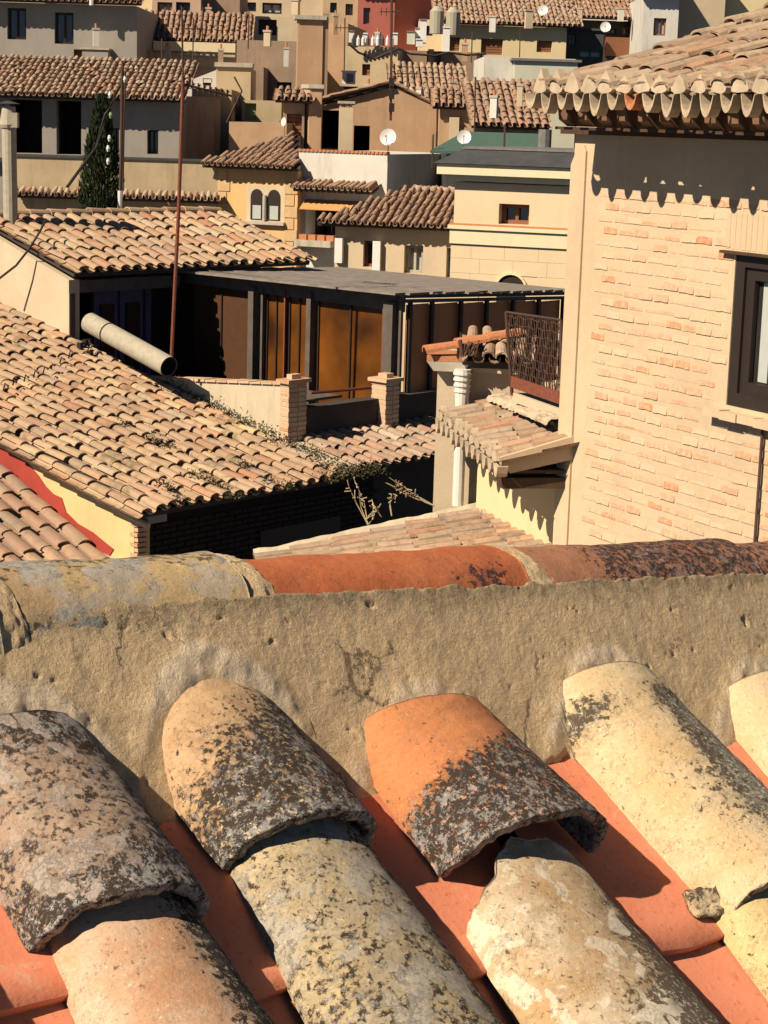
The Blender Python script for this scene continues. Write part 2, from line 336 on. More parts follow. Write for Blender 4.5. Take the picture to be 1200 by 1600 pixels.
def roof(parent, O, U, H, beta, ncol, L, pitch=.22, ex=.33, mat='tile_tan', deck='shade_wall', clip=None, indiv=0,
         jit=.008, i0=0, name='roof', label=None, thick=.07, lowpoly=False, poly=None, hw=None, curve=None):
    """O eave start, U along the eave, H horizontal downslope direction; returns (roof part, N, V)"""
    U = nrm(U); V = nrm(np.array(H)*math.cos(beta)-Z*math.sin(beta)); N = nrm(np.cross(U, V)); N = N if N[2] > 0 else -N
    fl = np.linalg.det(np.stack([U, V, N])) < 0
    S = -1 if fl else 1
    Fm = frame(O, U*S, V, N)      # right-handed
    db = MB(); W = ncol*pitch
    pl = poly or [(0, -.08), (W, -.08), (W, -L), (0, -L)]
    db.prism([O+U*a+V*b-N*(thick+.05) for a, b in pl], N*thick)
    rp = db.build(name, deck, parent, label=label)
    rows = int(L/ex+.5); hw = hw or pitch*.36
    meshes = [cover_geo(hw*random.uniform(.95, 1.05), ex*1.22, rag=.006, seg=5 if lowpoly else 6, full=not lowpoly) for _ in range(5)]
    mes = [m.mesh('tile', mat) for m in meshes] if indiv else None
    pg = pan_geo(pitch*.42, ex*1.15)
    items = []
    for i in range(i0, ncol):
        off = random.uniform(-.03, .03)
        for j in range(rows):
            u = (i+.5)*pitch; v = -j*ex+off*(.4 if j == 0 else 1)
            if clip and not clip(u, v-ex*.5): continue
            dz = curve(u, v) if curve else 0
            v += random.gauss(0, .016)*(.3 if j == 0 else 1); p = np.array(O)+U*u+V*v+N*dz; pc = p-V*ex*.5; zz = pc@fw; x, y = pj(pc)
            vis = -12 < x < 1212 and -12 < y < 1612 and zz > 0
            m = frame(p+U*random.gauss(0, jit)+N*random.gauss(0, .003), U*S, V, N) @ Matrix.Rotation(random.gauss(0, .05), 4, 'Z') @ Matrix.Rotation(random.gauss(0, .018), 4, 'X') @ Matrix.Rotation(random.gauss(0, .06), 4, 'Y')
            items.append((vis, zz, m))
    items.sort(key=lambda q: (not q[0], q[1]))
    st = MB()
    def put(mb, src, m):
        b = len(mb.v)
        mb.v += [tuple(m @ Vector(q)) for q in src.v]; mb.f += [tuple(b+k for k in f) for f in src.f]
    for k, (vis, zz, m) in enumerate(items):
        if k < indiv and vis: inst('tile', random.choice(mes), rp, m)
        else: put(st, random.choice(meshes), m)
    if st.v: st.build('tiles', mat, rp, smooth=False, kind='stuff')
    pn = MB()
    for i in range(i0, ncol+1):
        for j in range(rows):
            u = i*pitch; v = -j*ex+random.uniform(-.01, .01)
            if clip and not clip(u, v-ex*.5): continue
            dz = curve(u, v) if curve else 0
            put(pn, pg, frame(np.array(O)+U*u+V*(v-.015)+N*dz, U*S, V, N))
    if pn.v: pn.build('pan_tiles', mat, rp, kind='stuff')
    return rp, N, V

def ridge_caps(parent, A, B, r, mat, n=None, name='ridge_tile', upv=Z):
    d = B-A; L = np.linalg.norm(d); d = d/L; n = n or max(1, int(L/.36)); s = nrm(np.cross(d, upv)); u = np.cross(s, d)
    for k in range(n):
        a = A+d*L*k/n; b = A+d*L*(k+1.12)/n; mb = MB(); rr = r*random.uniform(.93, 1.05); R0, R1 = (rr, rr*.82); pts = []
        for q, rad in ((a, R0), (b, R1), ):
            for j in range(8):
                th = math.pi*j/7; pts.append(tuple(q+s*rad*math.cos(th)+u*(rad*math.sin(th)+(0 if q is b else .01))))
        pts += [tuple(a+s*(R0-.015)*math.cos(math.pi*j/7)+u*((R0-.015)*math.sin(math.pi*j/7)+.005)) for j in range(8)]
        mb.v = pts
        for j in range(7): mb.f.append((j, j+1, 9+j, 8+j)); mb.f.append((j, j+1, 17+j, 16+j))
        mb.build(name, mat, parent)

# ------------------------------------------------------------------ buildings
class Face:
    def __init__(s, px, py, Y, ang):
        s.O = P(px, py, Y); a = R(ang); s.U = np.array([math.cos(a), math.sin(a), 0]); s.N = np.array([s.U[1], -s.U[0], 0])
    def uz(s, px, py, off=0.0):
        p = hit(px, py, s.O+s.N*off, s.N)-s.O; return float(p@s.U), float(p[2])
    def p(s, u, z, n=0.0): return s.O+s.U*u+Z*z+s.N*n
GROUND = -14.0
def wall_holes(mb, F, u0, u1, z0, z1, holes, rev=.2, n=0.0):
    us = sorted({u0, u1} | {min(max(q, u0), u1) for h in holes for q in h[:2]}); zs = sorted({z0, z1} | {min(max(q, z0), z1) for h in holes for q in h[2:4]})
    for a, b in zip(us, us[1:]):
        for c, d in zip(zs, zs[1:]):
            mu, mz = (a+b)/2, (c+d)/2
            if any(h[0] < mu < h[1] and h[2] < mz < h[3] for h in holes): continue
            mb.quad(F.p(a, c, n), F.p(b, c, n), F.p(b, d, n), F.p(a, d, n))
    for h in holes:
        a, b, c, d = max(h[0], u0), min(h[1], u1), h[2], h[3]; m = n-rev
        mb.quad(F.p(a, c, n), F.p(a, d, n), F.p(a, d, m), F.p(a, c, m)); mb.quad(F.p(b, d, n), F.p(b, c, n), F.p(b, c, m), F.p(b, d, m))
        mb.quad(F.p(a, d, n), F.p(b, d, n), F.p(b, d, m), F.p(a, d, m)); mb.quad(F.p(b, c, n), F.p(a, c, n), F.p(a, c, m), F.p(b, c, m))
def window(root, F, h, kind='dark', n=0.0, rev=.2, fm='dark_frame', bars=1):
    a, b, c, d = h[:4]; m = n-rev
    fr = MB(); t_ = min(.07, (b-a)*.16)
    if kind in ('shutter', 'green'):
        mb = MB(); mt = 'brown_shutter' if kind == 'shutter' else 'green_shutter'
        k = max(3, int((d-c)/.09))
        for i in range(k):
            zz = c+(d-c)*i/k; mb.box(F.p(a, zz, m-.04), F.U*(b-a), Z*(d-c)/k*.82, F.N*.06)
        mb.box(F.p(a, c, m-.1), F.U*(b-a), Z*(d-c), F.N*.05)
        return mb.build('shutter', mt, root)
    for q in ((a, c, t_, d-c), (b-t_, c, t_, d-c)): fr.box(F.p(q[0], q[1], m-.02), F.U*q[2], Z*q[3], F.N*.07)
    for zz in (c, d-t_): fr.box(F.p(a+t_, zz, m-.02), F.U*(b-a-2*t_), Z*t_, F.N*.068)
    for i in range(bars):
        uu = a+(b-a)*(i+1)/(bars+1); fr.box(F.p(uu-t_*.4, c+t_, m-.02), F.U*t_*.8, Z*(d-c-2*t_), F.N*.06)
    w = fr.build('window', fm, root)
    g = MB(); g.box(F.p(a+.005, c+.005, m-.07), F.U*(b-a-.01), Z*(d-c-.01), F.N*.04); g.build('pane', 'curtain' if kind == 'curtain' else 'window_glass', w)
    return w
def house(name, label, cat, F, px1, zb=None, depth=4.0, mat='cream_plaster', wins=(), zt=0.0, group=None, u0=0.0, topcap=True, rev=.2, w=None):
    """front face from F.O (its top left corner) to the pixel column px1, down to the ground"""
    if w is None:
        x, y = pj(F.O); w = F.uz(px1, y)[0]
    zb = (GROUND-F.O[2]) if zb is None else zb
    root = thing(name, label, cat, F.p(w/2, zb), group)
    holes = []
    for q in wins:
        (ua, za), (ub, zz) = F.uz(q[0], q[1]), F.uz(q[2], q[3]); holes.append((min(ua, ub), max(ua, ub), min(za, zz), max(za, zz), q[4]))
    mb = MB(); wall_holes(mb, F, u0, w, zb, zt, holes, rev)
    A, B, C, D = F.p(u0, 0), F.p(w, 0), F.p(w, 0, -depth), F.p(u0, 0, -depth)
    for p, q in ((B, C), (C, D), (D, A)): mb.quad(p+Z*zb, q+Z*zb, q+Z*zt, p+Z*zt)
    if topcap: mb.quad(A+Z*zt, B+Z*zt, C+Z*zt, D+Z*zt)
    mb.build('wall', mat, root)
    for h in holes:
        if h[4] == 'open':
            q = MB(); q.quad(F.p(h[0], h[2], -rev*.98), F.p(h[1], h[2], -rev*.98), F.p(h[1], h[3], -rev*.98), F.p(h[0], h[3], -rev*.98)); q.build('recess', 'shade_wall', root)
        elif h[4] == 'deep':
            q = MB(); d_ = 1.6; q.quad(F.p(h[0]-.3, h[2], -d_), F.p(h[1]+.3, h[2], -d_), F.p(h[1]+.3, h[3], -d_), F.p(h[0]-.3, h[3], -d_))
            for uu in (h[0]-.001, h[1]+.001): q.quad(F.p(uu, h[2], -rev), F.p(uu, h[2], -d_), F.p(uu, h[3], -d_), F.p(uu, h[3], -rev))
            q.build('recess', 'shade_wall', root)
        else: window(root, F, h, h[4].split(':')[0], rev=rev*.8, fm=(h[4].split(':')+['dark_frame'])[1])
    root_w = w
    return root, root_w
def eave_roof(root, F, w, over=.35, side=.2, L=3.0, beta=17, zt=0.0, pitch=.22, mat='tile_brown', **kw):
    O = F.p(-side, zt+.08, over) - 0*Z
    O = O + Z*(-.0)
    n = int((w+2*side)/pitch+.5); pitch2 = (w+2*side)/n
    return roof(root, O, F.U, F.N, R(beta), n, L, pitch2, mat=mat, lowpoly=kw.pop('lowpoly', True), **kw)

# ================================================================== SETTING
def ground_sheet():
    mb = MB()
    def fn(a, b):
        x = -160+320*a; y = -20+300*b
        t = min(max((y-40)/60, 0), 1); h = -14+15*t*t*(3-2*t)
        t2 = min(max((y-105)/120, 0), 1); h += 26*t2*t2*(3-2*t2)
        return (x, y, h+.5*noise.noise(Vector((x*.05, y*.05, 0))))
    mb.grid(50, 60, fn); mb.build('ground', 'ground', kind='structure', smooth=True)
ground_sheet()

# ================================================================== BACKGROUND HOUSES (far to near)
# --- row of plain hillside houses behind everything
far = [(-40, 70, -60, 104, 'peach_wall', 'peach'), (150, 330, -40, 100, 'tan_wall', 'tan'), (360, 470, -70, 98, 'ochre_wall', 'ochre'), (640, 800, -60, 102, 'orange_wall', 'orange'), (850, 1010, -50, 99, 'white_plaster', 'white'), (1050, 1250, -70, 104, 'tan_wall', 'brown')]
for x0, x1, y0, Y, m, nm in far:
    F = Face(x0, y0, Y, random.uniform(-8, 8))
    h, w = house('house', f'{nm} plastered hillside house far behind, mostly out of the top of the picture', 'house', F, x1, depth=6, mat=m)
    eave_roof(h, F, w, L=4, mat='tile_brown', pitch=.19, ex=.385)

# red house (top centre)
F = Face(560, -22, 80, 0)
h, w = house('house', 'dark red plastered house with one small window, highest in the centre', 'house', F, 618, mat='red_wall', wins=[(568, 12, 578, 38, 'dark:brown_shutter')], depth=9)
G = Face(618, -22, 80, 40); mb = MB(); ww = 3.2; mb.box(G.p(0.02, -18), G.U*ww, Z*18, -G.N*.3); mb.build('wing_wall', 'red_wall', h)
eave_roof(h, F, w+2.2, over=.5, L=3, pitch=.19, ex=.4)
# pale wall behind slab and left of red house
F = Face(505, -15, 82, 0); house('house', 'ochre grey house wall with two small windows left of the red house', 'house', F, 562, mat='ochre_wall', wins=[(516, 4, 526, 20, 'dark'), (540, 6, 551, 24, 'curtain')])
F = Face(372, -40, 84, 4); h, w = house('house', 'cream house with windows at the top edge above the brown wall', 'house', F, 515, mat='cream_plaster', wins=[(376, 3, 400, 18, 'dark'), (410, 4, 440, 22, 'curtain')])
mb = MB(); mb.box(F.p(-.2, -2.0, .0), F.U*(w+.2), Z*.12, F.N*.5); mb.build('ledge', 'stone_cap', h)
# terrace clutter wall (400-465, y 20-60)
F = Face(368, 24, 76, 3); h, w = house('house', 'low cream terrace block with parapet under the cream house', 'house', F, 470, mat='cream_plaster', wins=[(404, 30, 432, 55, 'open')], depth=3)

# top-middle-left peach house
F = Face(238, -30, 74, 2)
h, w = house('house', 'peach house with two square windows above a tiled roof', 'house', F, 314, mat='peach_wall', wins=[(246, 3, 269, 27, 'curtain:brown_shutter'), (275, 3, 297, 28, 'dark')], depth=7)
F = Face(212, -30, 77, 2); house('house', 'cream wall house strip left of the peach house', 'house', F, 242, mat='yellow_wall')
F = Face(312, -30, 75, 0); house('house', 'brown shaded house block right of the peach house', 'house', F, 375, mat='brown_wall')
# roof below it
F = Face(228, 64, 66, 2)
h, w = house('house', 'low house with reddish tiled roof over a cream banded parapet', 'house', F, 368, mat='cream_plaster', depth=4, wins=[])
eave_roof(h, F, w, over=-.15, side=.5, L=2.4, beta=26, pitch=.19, ex=.38, mat='tile_brown')
for yy, hh, m in ((64, .30, 'tower_trim'), (82, .08, 'stone_cap')):
    u, z = F.uz(240, yy); mb = MB(); mb.box(F.p(u, z-hh, .02), F.U*(w-u), Z*hh, F.N*.1); mb.build('band', m, h)
u, z = F.uz(250, 105); mb = MB(); mb.box(F.p(u, z-.5, .02), F.U*(w-u-.6), Z*.5, F.N*.12); mb.build('band', 'peach_wall', h)
F = Face(213, 80, 64.5, 0); h, w = house('house', 'narrow shaded house gap wall right of the grey house', 'house', F, 236, mat='brown_wall', depth=2)

# slab chimneys and brown walls
F = Face(370, 62, 62, 0); h, w = house('house', 'long brown weathered wall house left of the tall chimney slab', 'house', F, 472, mat='brown_wall', wins=[(433, 128, 455, 152, 'dark')], depth=5)
F = Face(512, 36, 66, -6); h, w = house('house', 'tan walled house right behind the tall chimney slab', 'house', F, 544, mat='tan_wall', depth=5)
F = Face(540, 72, 62, -8); h, w = house('house', 'ochre sunlit wall house hung with a drooping cable', 'house', F, 622, mat='ochre_wall', depth=4, wins=[(566, 100, 578, 118, 'shutter')])
F = Face(621, 78, 63, 4); h, w = house('house', 'brown walled house with dark pilasters under the cable', 'house', F, 757, mat='brown_wall', depth=5)
for x in (667, 684, 745):
    u, z = F.uz(x, 80); mb = MB(); mb.box(F.p(u, -2.2, .0), F.U*.1, Z*2.2, F.N*.12); mb.build('drainpipe', 'dark_wood', h)
u, z = F.uz(676, 80); mb = MB(); mb.box(F.p(u-.15, -1.4, .0), F.U*.18, Z*1.45, F.N*.2); mb.build('pilaster', 'tan_wall', h)
root = thing('chimney_slab', 'tall tan plastered chimney slab with stone cap, widest chimney in the picture', 'chimney', P(485, 230, 58))
F = Face(466, 30, 58, 6); w = F.uz(505, 35)[0]; mb = MB(); mb.box(F.p(0, -8), F.U*w, Z*8, -F.N*.7); mb.build('shaft', 'orange_wall' if 0 else 'tan_wall', root)
mb = MB(); mb.box(F.p(-.1, 0, .1), F.U*(w+.2), Z*.12, -F.N*.9); mb.build('cap', 'stone_cap', root)
mb = MB(); mb.box(F.p(w+.002, -7, -.05), F.U*.16, Z*7.2, -F.N*.3); mb.build('side_flue', 'brown_wall', root)
root = thing('chimney', 'square two tone chimney with slab cap standing before the tall slab', 'chimney', P(487, 232, 50))
F = Face(484, 138, 50, 0); mb = MB(); w = F.uz(503, 140)[0]; u0 = F.uz(473, 140)[0]
mb.prism([F.p(0, 0), F.p(w, 0), F.p(w, 0, -.5), F.p(u0, 0, -.35)], -Z*5); mb.build('shaft', 'tan_wall', root)
mb = MB(); mb.prism([F.p(-.02, 0, .06), F.p(w+.06, 0, .06), F.p(w+.06, 0, -.55), F.p(u0-.06, 0, -.4)], Z*.1); mb.build('cap', 'stone_cap', root)

# cream house with shutters (top right of centre)
F = Face(700, 38, 74, 3)
h, w = house('house', 'cream house with three brown shuttered windows under a grey brown roof', 'house', F, 886, mat='yellow_wall', depth=6,
    wins=[(703, 58, 718, 80, 'shutter'), (752, 60, 785, 86, 'shutter'), (839, 63, 862, 82, 'shutter')])
eave_roof(h, F, w, over=.4, side=.5, L=3.6, beta=22, pitch=.19, ex=.4, mat='tile_grey')
F = Face(655, 30, 77, 0); house('house', 'cream wall house between the red house and the brown shutters', 'house', F, 705, mat='tower_wall', depth=4, wins=[(664, 40, 676, 56, 'dark')])
F = Face(790, -35, 88, 0); h, w = house('house', 'mustard house block at the top edge above the grey brown roof', 'house', F, 880, mat='gable_yellow', depth=4)
F = Face(690, -30, 88, 0); h, w = house('house', 'red brown house block at the top edge beside water tanks', 'house', F, 790, mat='red_wall', depth=4)
for i, (x, y) in enumerate(((683, 8), (708, 10))):
    c = P(x, y+14, 72); mb = MB(); mb.tube([c-Z*.7, c+Z*.1, c+Z*.28], [.26, .27, .1], 14); tag(mb.build('water_tank', 'fibre_cement', smooth=False), ['grey cement water tank beside the red house', 'grey cement water tank above the shuttered cream house'][i], 'tank', 'water tanks on a terrace')
# dark recess house + glass box
F = Face(880, 30, 82, 4)
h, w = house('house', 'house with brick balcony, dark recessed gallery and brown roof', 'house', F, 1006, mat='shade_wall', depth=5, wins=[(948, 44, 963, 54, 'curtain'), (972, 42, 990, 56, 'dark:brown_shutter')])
eave_roof(h, F, w, over=.7, side=.1, L=4.5, beta=26, pitch=.19, ex=.4, mat='tile_brown')
u, z = F.uz(945, 58); mb = MB(); mb.box(F.p(u, z-.75, .05), F.U*(w-u), Z*.75, F.N*.25); mb.build('balcony_front', 'brown_shutter', h)
mb = MB(); u, z = F.uz(990, 40); mb.box(F.p(u, z-.5, .0), F.U*.35, Z*.5, F.N*.2); mb.build('pillar', 'peach_wall', h)
F = Face(886, 47, 76, -5)
h, w = house('glazed_gallery', 'green glazed rooftop box beside the cream shuttered house', 'gallery', F, 944, mat='slate', depth=2, zb=-3.2, wins=[(888, 52, 899, 72, 'curtain:green_felt'), (904, 78, 940, 92, 'curtain:green_felt')])
mb = MB(); mb.box(F.p(-.1, 0, .1), F.U*(w+.2), Z*.08, -F.N*2.2); mb.build('roof', 'slate', h)
# white house and beige houses top right
F = Face(1006, -6, 78, 0)
h, w = house('house', 'white house with one brown framed window at the top right', 'house', F, 1062, mat='white_plaster', wins=[(1022, 28, 1040, 56, 'curtain:brown_shutter')], depth=5)
eave_roof(h, F, w, over=.4, L=3, pitch=.19, ex=.4)
F = Face(1062, -40, 80, 3); h, w = house('house', 'beige blank house wall right of the white house', 'house', F, 1136, mat='cream_plaster', depth=5)
F = Face(1136, -40, 81, 3); h, w = house('house', 'yellow cream house wall in the top right corner', 'house', F, 1270, mat='yellow_wall', depth=5)

# white/green flat block
F = Face(757, 88, 56, 2)
h, w = house('house', 'white rendered block with white corner strip and pale green wall', 'house', F, 900, mat='white_plaster', depth=4, wins=[(764, 126, 776, 140, 'open')])
u, z = F.uz(802, 96); mb = MB(); mb.box(F.p(u, z-3, .02), F.U*(w-u), Z*3, F.N*.5); mb.build('bay', 'pale_green_wall', h)
mb = MB(); mb.box(F.p(u-.1, z+.01, .0), F.U*(w-u+.2), Z*.07, F.N*.6); mb.build('ledge', 'grey_metal', h)

# gable house
F = Face(503, 166, 52, 0)
h, w = house('house', 'tan gable house with dark slanted opening below a tiled ridge', 'house', F, 690, mat='tan_wall', depth=6, wins=[(503.5, 172, 529, 232, 'deep'), (553, 196, 577, 236, 'deep')])
ap, az = F.uz(612, 136); rr_, rz = F.uz(690, 178)
mb = MB(); mb.prism([F.p(0, .002, -.01), F.p(w, .002, -.01), F.p(w, rz, -.01) if rz > .003 else F.p(w, .003, -.01), F.p(ap, az, -.01)], -F.N*.3); mb.build('gable', 'tan_wall', h)
for (a, b, m) in (((-.2, -.0), (ap, az), 'tile_brown'), ((w+.15, rz-.05), (ap, az), 'tile_brown')):
    d = nrm(F.U*(b[0]-a[0])+Z*(b[1]-a[1])); L_ = math.hypot(b[0]-a[0], b[1]-a[1]); be = math.atan2(b[1]-a[1], abs(b[0]-a[0]))
    sg = 1 if b[0] > a[0] else -1
    roof(h, F.p(a[0], a[1]+.14, .12 if sg > 0 else -3.8), -F.N if sg > 0 else F.N, -F.U*sg, be, 16, L_, .19, .4, mat='tile_brown', lowpoly=True)
F2 = Face(688, 170, 50, 0); h, w = house('house', 'small pale annexe with cream pier right of the tan gable', 'house', F2, 742, mat='tan_wall', depth=3, wins=[])
u, z = F2.uz(702, 185); mb = MB(); mb.box(F2.p(u, -6, .01), F2.U*.25, Z*5.8, F2.N*.15); mb.build('pier', 'cream_plaster', h)
eave_roof(h, F2, w, over=.3, L=1.6, beta=18, pitch=.19, ex=.38, mat='tile_brown')
F3 = Face(622, 168, 57, 3); h, w = house('house', 'house with sunlit grey brown roof behind the tan gable', 'house', F3, 722, mat='tan_wall', depth=4)
eave_roof(h, F3, w, over=.3, L=3.0, beta=24, pitch=.19, ex=.38, mat='tile_grey')
root = thing('chimney', 'cream pillar chimney in front of the tan gable house', 'chimney', P(541, 236, 49)); F = Face(531, 168, 49, 4); w = F.uz(552, 170)[0]
mb = MB(); mb.box(F.p(0, -4), F.U*w, Z*4, -F.N*.35); mb.build('shaft', 'cream_plaster', root)
for q in range(3):
    mb = MB(); mb.box(F.p(w*(.02+q*.36), .0, -.01), F.U*w*.18, Z*.1, -F.N*.3); mb.build('vent_post', 'tan_wall', root)
mb = MB(); mb.box(F.p(-.04, .1, .04), F.U*(w+.08), Z*.06, -F.N*.43); mb.build('cap', 'stone_cap', root)

# roofs right of it and green roof
F = Face(742, 200, 47, 3)
h, w = house('house', 'house with broad red brown tiled roof behind the tower', 'house', F, 850, mat='brown_wall', depth=4)
eave_roof(h, F, w, over=.3, side=.1, L=3.2, beta=21, pitch=.19, ex=.38, mat='tile_brown')
F = Face(700, 240, 43, 2)
h, w = house('house', 'low block with green felt roof behind the dark slate tower roof', 'house', F, 860, mat='slate', depth=3)
mb = MB(); mb.prism([F.p(-.4, .0, .1), F.p(w, .0, .1), F.p(w, .42, -2.2), F.p(.5, .42, -2.2)], Z*.06); mb.build('roof', 'green_felt', h)
mb = MB(); c = P(850, 245, 40); mb.tube([c, c+Z*.55], .14, 10); tag(mb.build('flue_pipe', 'grey_metal'), 'stubby grey flue pipe beside the eave of the brick house', 'pipe')

# --- grey plaster house top left (B1)
F = Face(-40, 2, 62, 0)
h, w = house('house', 'grey plastered house with two tall dark windows in the top left corner', 'house', F, 214, mat='grey_plaster', depth=7, rev=.28,
    wins=[(11, 12, 41, 62, 'dark'), (85, 19, 115, 69, 'dark'), (115, 77, 131, 98, 'shutter')])
eave_roof(h, F, w, over=.6, L=3, pitch=.19, ex=.38)
u, z = F.uz(133, 78); u2, z2 = F.uz(173, 78); mb = MB(); mb.box(F.p(u, z-2.2, .0), F.U*(u2-u), Z*2.2, F.N*.6); mb.build('annexe', 'grey_plaster', h)
mb = MB(); mb.box(F.p(u-.05, z, .0), F.U*(u2-u+.1), Z*.05, F.N*.65); mb.build('annexe_cap', 'stone_cap', h)
u, z = F.uz(148, 0); mb = MB(); mb.tube([F.p(u, z-.2, .65), F.p(u, z+.3, .65)], .07, 8); mb.build('drainpipe', 'white_pipe', h)

# --- long white house with loggia (B2)
F = Face(-60, 150, 48, 0)
h, w = house('house', 'long grey white house with dark loggia openings under a sunlit tiled roof', 'house', F, 284, mat='grey_plaster', depth=5, rev=.35,
    wins=[(-40, 157, 0, 238, 'deep'), (14, 155, 66, 240, 'deep'), (88, 157, 127, 242, 'deep'), (172, 200, 186, 239, 'dark'), (230, 203, 247, 241, 'dark')])
eave_roof(h, F, w, over=.55, side=.1, L=3.4, beta=17, zt=.0, pitch=.15, ex=.33, mat='tile_pale', lowpoly=True)
mb = MB(); mb.box(F.p(.0, -1.55, .0), F.U*(w+.9), Z*.1, F.N*.25); mb.build('ledge', 'slate', h)
for x in (84, 126): pass
# blocks right of it
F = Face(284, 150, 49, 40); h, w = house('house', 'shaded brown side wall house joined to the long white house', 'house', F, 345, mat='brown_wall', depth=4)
F = Face(300, 138, 51, 2); h, w = house('house', 'beige plain block with a television aerial above it', 'house', F, 362, mat='cream_plaster' if 0 else 'ochre_wall', depth=4)
F = Face(338, 104, 55, 2); h, w = house('house', 'grey beige block with ragged cap behind the beige block', 'house', F, 392, mat='ochre_wall', depth=4)
mb = MB(); mb.box(F.p(-.05, 0, .08), F.U*(w+.1), Z*.12, -F.N*1.2); mb.build('cap', 'stone_cap', h)
F = Face(290, 128, 57, 0); h, w = house('house', 'small white gabled shed with brown shutter', 'house', F, 340, mat='white_plaster', depth=3, wins=[(317, 122, 330, 134, 'shutter')], zt=.0)
mb = MB(); mb.prism([F.p(0, .0, -.02), F.p(w, .0, -.02), F.p(w, .38, -.02)], -F.N*2); mb.build('gable', 'white_plaster', h)
F = Face(378, 156, 53, 0); h, w = house('house', 'pale house with green shutter below the brown wall', 'house', F, 440, mat='pale_green_wall' if 0 else 'ochre_wall', depth=4, wins=[(383, 161, 400, 188, 'green')])
F = Face(392, 104, 60, 0); h, w = house('house', 'brown recessed house wall between beige blocks', 'house', F, 412, mat='brown_wall', depth=3)
F = Face(358, 190, 49, -4); h, w = house('house', 'tan scalloped parapet house behind the yellow corner house', 'house', F, 448, mat='tan_wall', depth=3)
F = Face(443, 160, 50, 0); h, w = house('house', 'low house with brown door and short tiled eave left of the chimney', 'house', F, 476, mat='brown_wall', depth=2, wins=[(448, 178, 471, 225, 'shutter')])
eave_roof(h, F, w, over=.3, L=1.0, pitch=.2, ex=.33)

# --- terrace wall with tile drip edge below B2
F = Face(22, 244, 44, 0)
root = thing('terrace_wall', 'long ochre terrace wall with a tiled drip edge behind the cypress', 'wall', F.p(2.5, -1.3))
w = F.uz(345, 250)[0]; mb = MB(); mb.box(F.p(0, GROUND-F.O[2]), F.U*w, Z*(-GROUND+F.O[2]), -F.N*.4); mb.build('wall', 'ochre_wall', root)
mb = MB(); mb.box(F.p(0, .0, .04), F.U*w, Z*.05, -F.N*.45); mb.build('coping', 'slate', root)
Fo = F.p(0, F.uz(180, 306)[1], .5)
roof(root, Fo, F.U, F.N, R(18), 32, .34, w/32, .34, mat='tile_pale', lowpoly=False)
F = Face(20, 328, 41.5, 0); mb = MB()

# --- yellow corner house (B3)
F = Face(341, 262, 44, -22)
h, w = house('house', 'orange yellow house with a twin arched window under a hipped roof', 'house', F, 466, mat='orange_wall', depth=3.4, wins=[(391, 291, 439, 344, 'arches')] if 0 else [], rev=.25)
# twin arch window built as its own parts
(ua, za), (ub, zb_) = F.uz(391, 291), F.uz(440, 345)
mb = MB(); mb.box(F.p(ua-.08, zb_-.06, .0), F.U*(ub-ua+.16), Z*(za-zb_+.1), F.N*.02); mb.build('window_surround', 'cream_plaster', h)
uc = (ua+ub)/2
for k, (a, b) in enumerate(((ua+.03, uc-.06), (uc+.06, ub-.03))):
    pts = [(a, zb_)]+[( (a+b)/2-(b-a)/2*math.cos(math.pi*j/8), za-.22-(0)+.17*math.sin(math.pi*j/8)) for j in range(9)]+[(b, zb_)]
    mb = MB(); mb.prism([F.p(x, z, .022) for x, z in pts], F.N*.012); wd = mb.build('window', 'dark_frame', h)
    mb = MB(); mb.box(F.p(a+.06, zb_+.02, .036), F.U*(b-a-.1), Z*.3, F.N*.012); mb.build('pane', 'curtain', wd)
mb = MB(); mb.tube([F.p(uc, zb_, .07), F.p(uc, za-.18, .07)], .045, 8); mb.build('column', 'stone_cap', h)
mb = MB(); mb.box(F.p(ua-.1, zb_-.1, .0), F.U*(ub-ua+.2), Z*.07, F.N*.12); mb.build('sill', 'stone_cap', h)
for uu in (.0, w-.3):
    for k in range(9):
        mb = MB(); mb.box(F.p(uu, -.25-k*.26, .0), F.U*(.3 if k % 2 else .22), Z*.24, F.N*.02); mb.build('quoin', 'ochre_stone', h)
eave_roof(h, F, w, over=.4, side=.25, L=2.0, beta=21, pitch=.15, ex=.33, mat='tile_brown', lowpoly=False, clip=lambda u, v: (-v < 1.25*u+.1) and u < w+.4+v*.5, poly=[(0, -.08), (w+.45, -.08), (w-.55, -2.0), (1.6, -2.0)])

# --- white terrace block (B4): sunlit left face, shaded right face
F = Face(467, 236, 43.5, -22)
h, w = house('house', 'white streaked terrace block with tiled canopy and orange awning', 'house', F, 606, mat='white_plaster', depth=4.5, rev=.5, wins=[(479, 312, 563, 378, 'deep')])
u0, z0 = F.uz(470, 290); u1, z1 = F.uz(592, 298)
roof(h, F.p(u0, z0-.02, .5), F.U, F.N, R(16), 14, .5, (u1-u0)/14, .5, mat='tile_grey', lowpoly=False)
mb = MB(); (a, b), (c, d) = F.uz(478, 312), F.uz(572, 326)
mb.prism([F.p(a, b, .02), F.p(c, b, .02), F.p(c, b-.2, .34), F.p(a, b-.2, .34)], Z*.02); mb.build('awning', 'awning', h)
mb = MB(); (a, b), (c, d) = F.uz(474, 374), F.uz(530, 392)
mb.box(F.p(a, b-.12, 0), F.U*(c-a), Z*.14, F.N*.5); bal = mb.build('balcony', 'stone_cap', h)
mb = MB(); 
for k in range(5): mb.box(F.p(a+.1+k*.22, b+.02, .32), F.U*.18, Z*.12, F.N*.14)
mb.build('planter', 'terracotta', bal)
(a, b), (c, d) = F.uz(487, 344), F.uz(516, 374)
window(h, F, (a, c, d, b), 'curtain', rev=.9, bars=2)
mb = MB()
for k in range(22): mb.box(F.p(w*k/22, -.0, .03), F.U*(w/22*.8), Z*.05, -F.N*.2)
mb.build('brick_coping', 'terracotta', h)

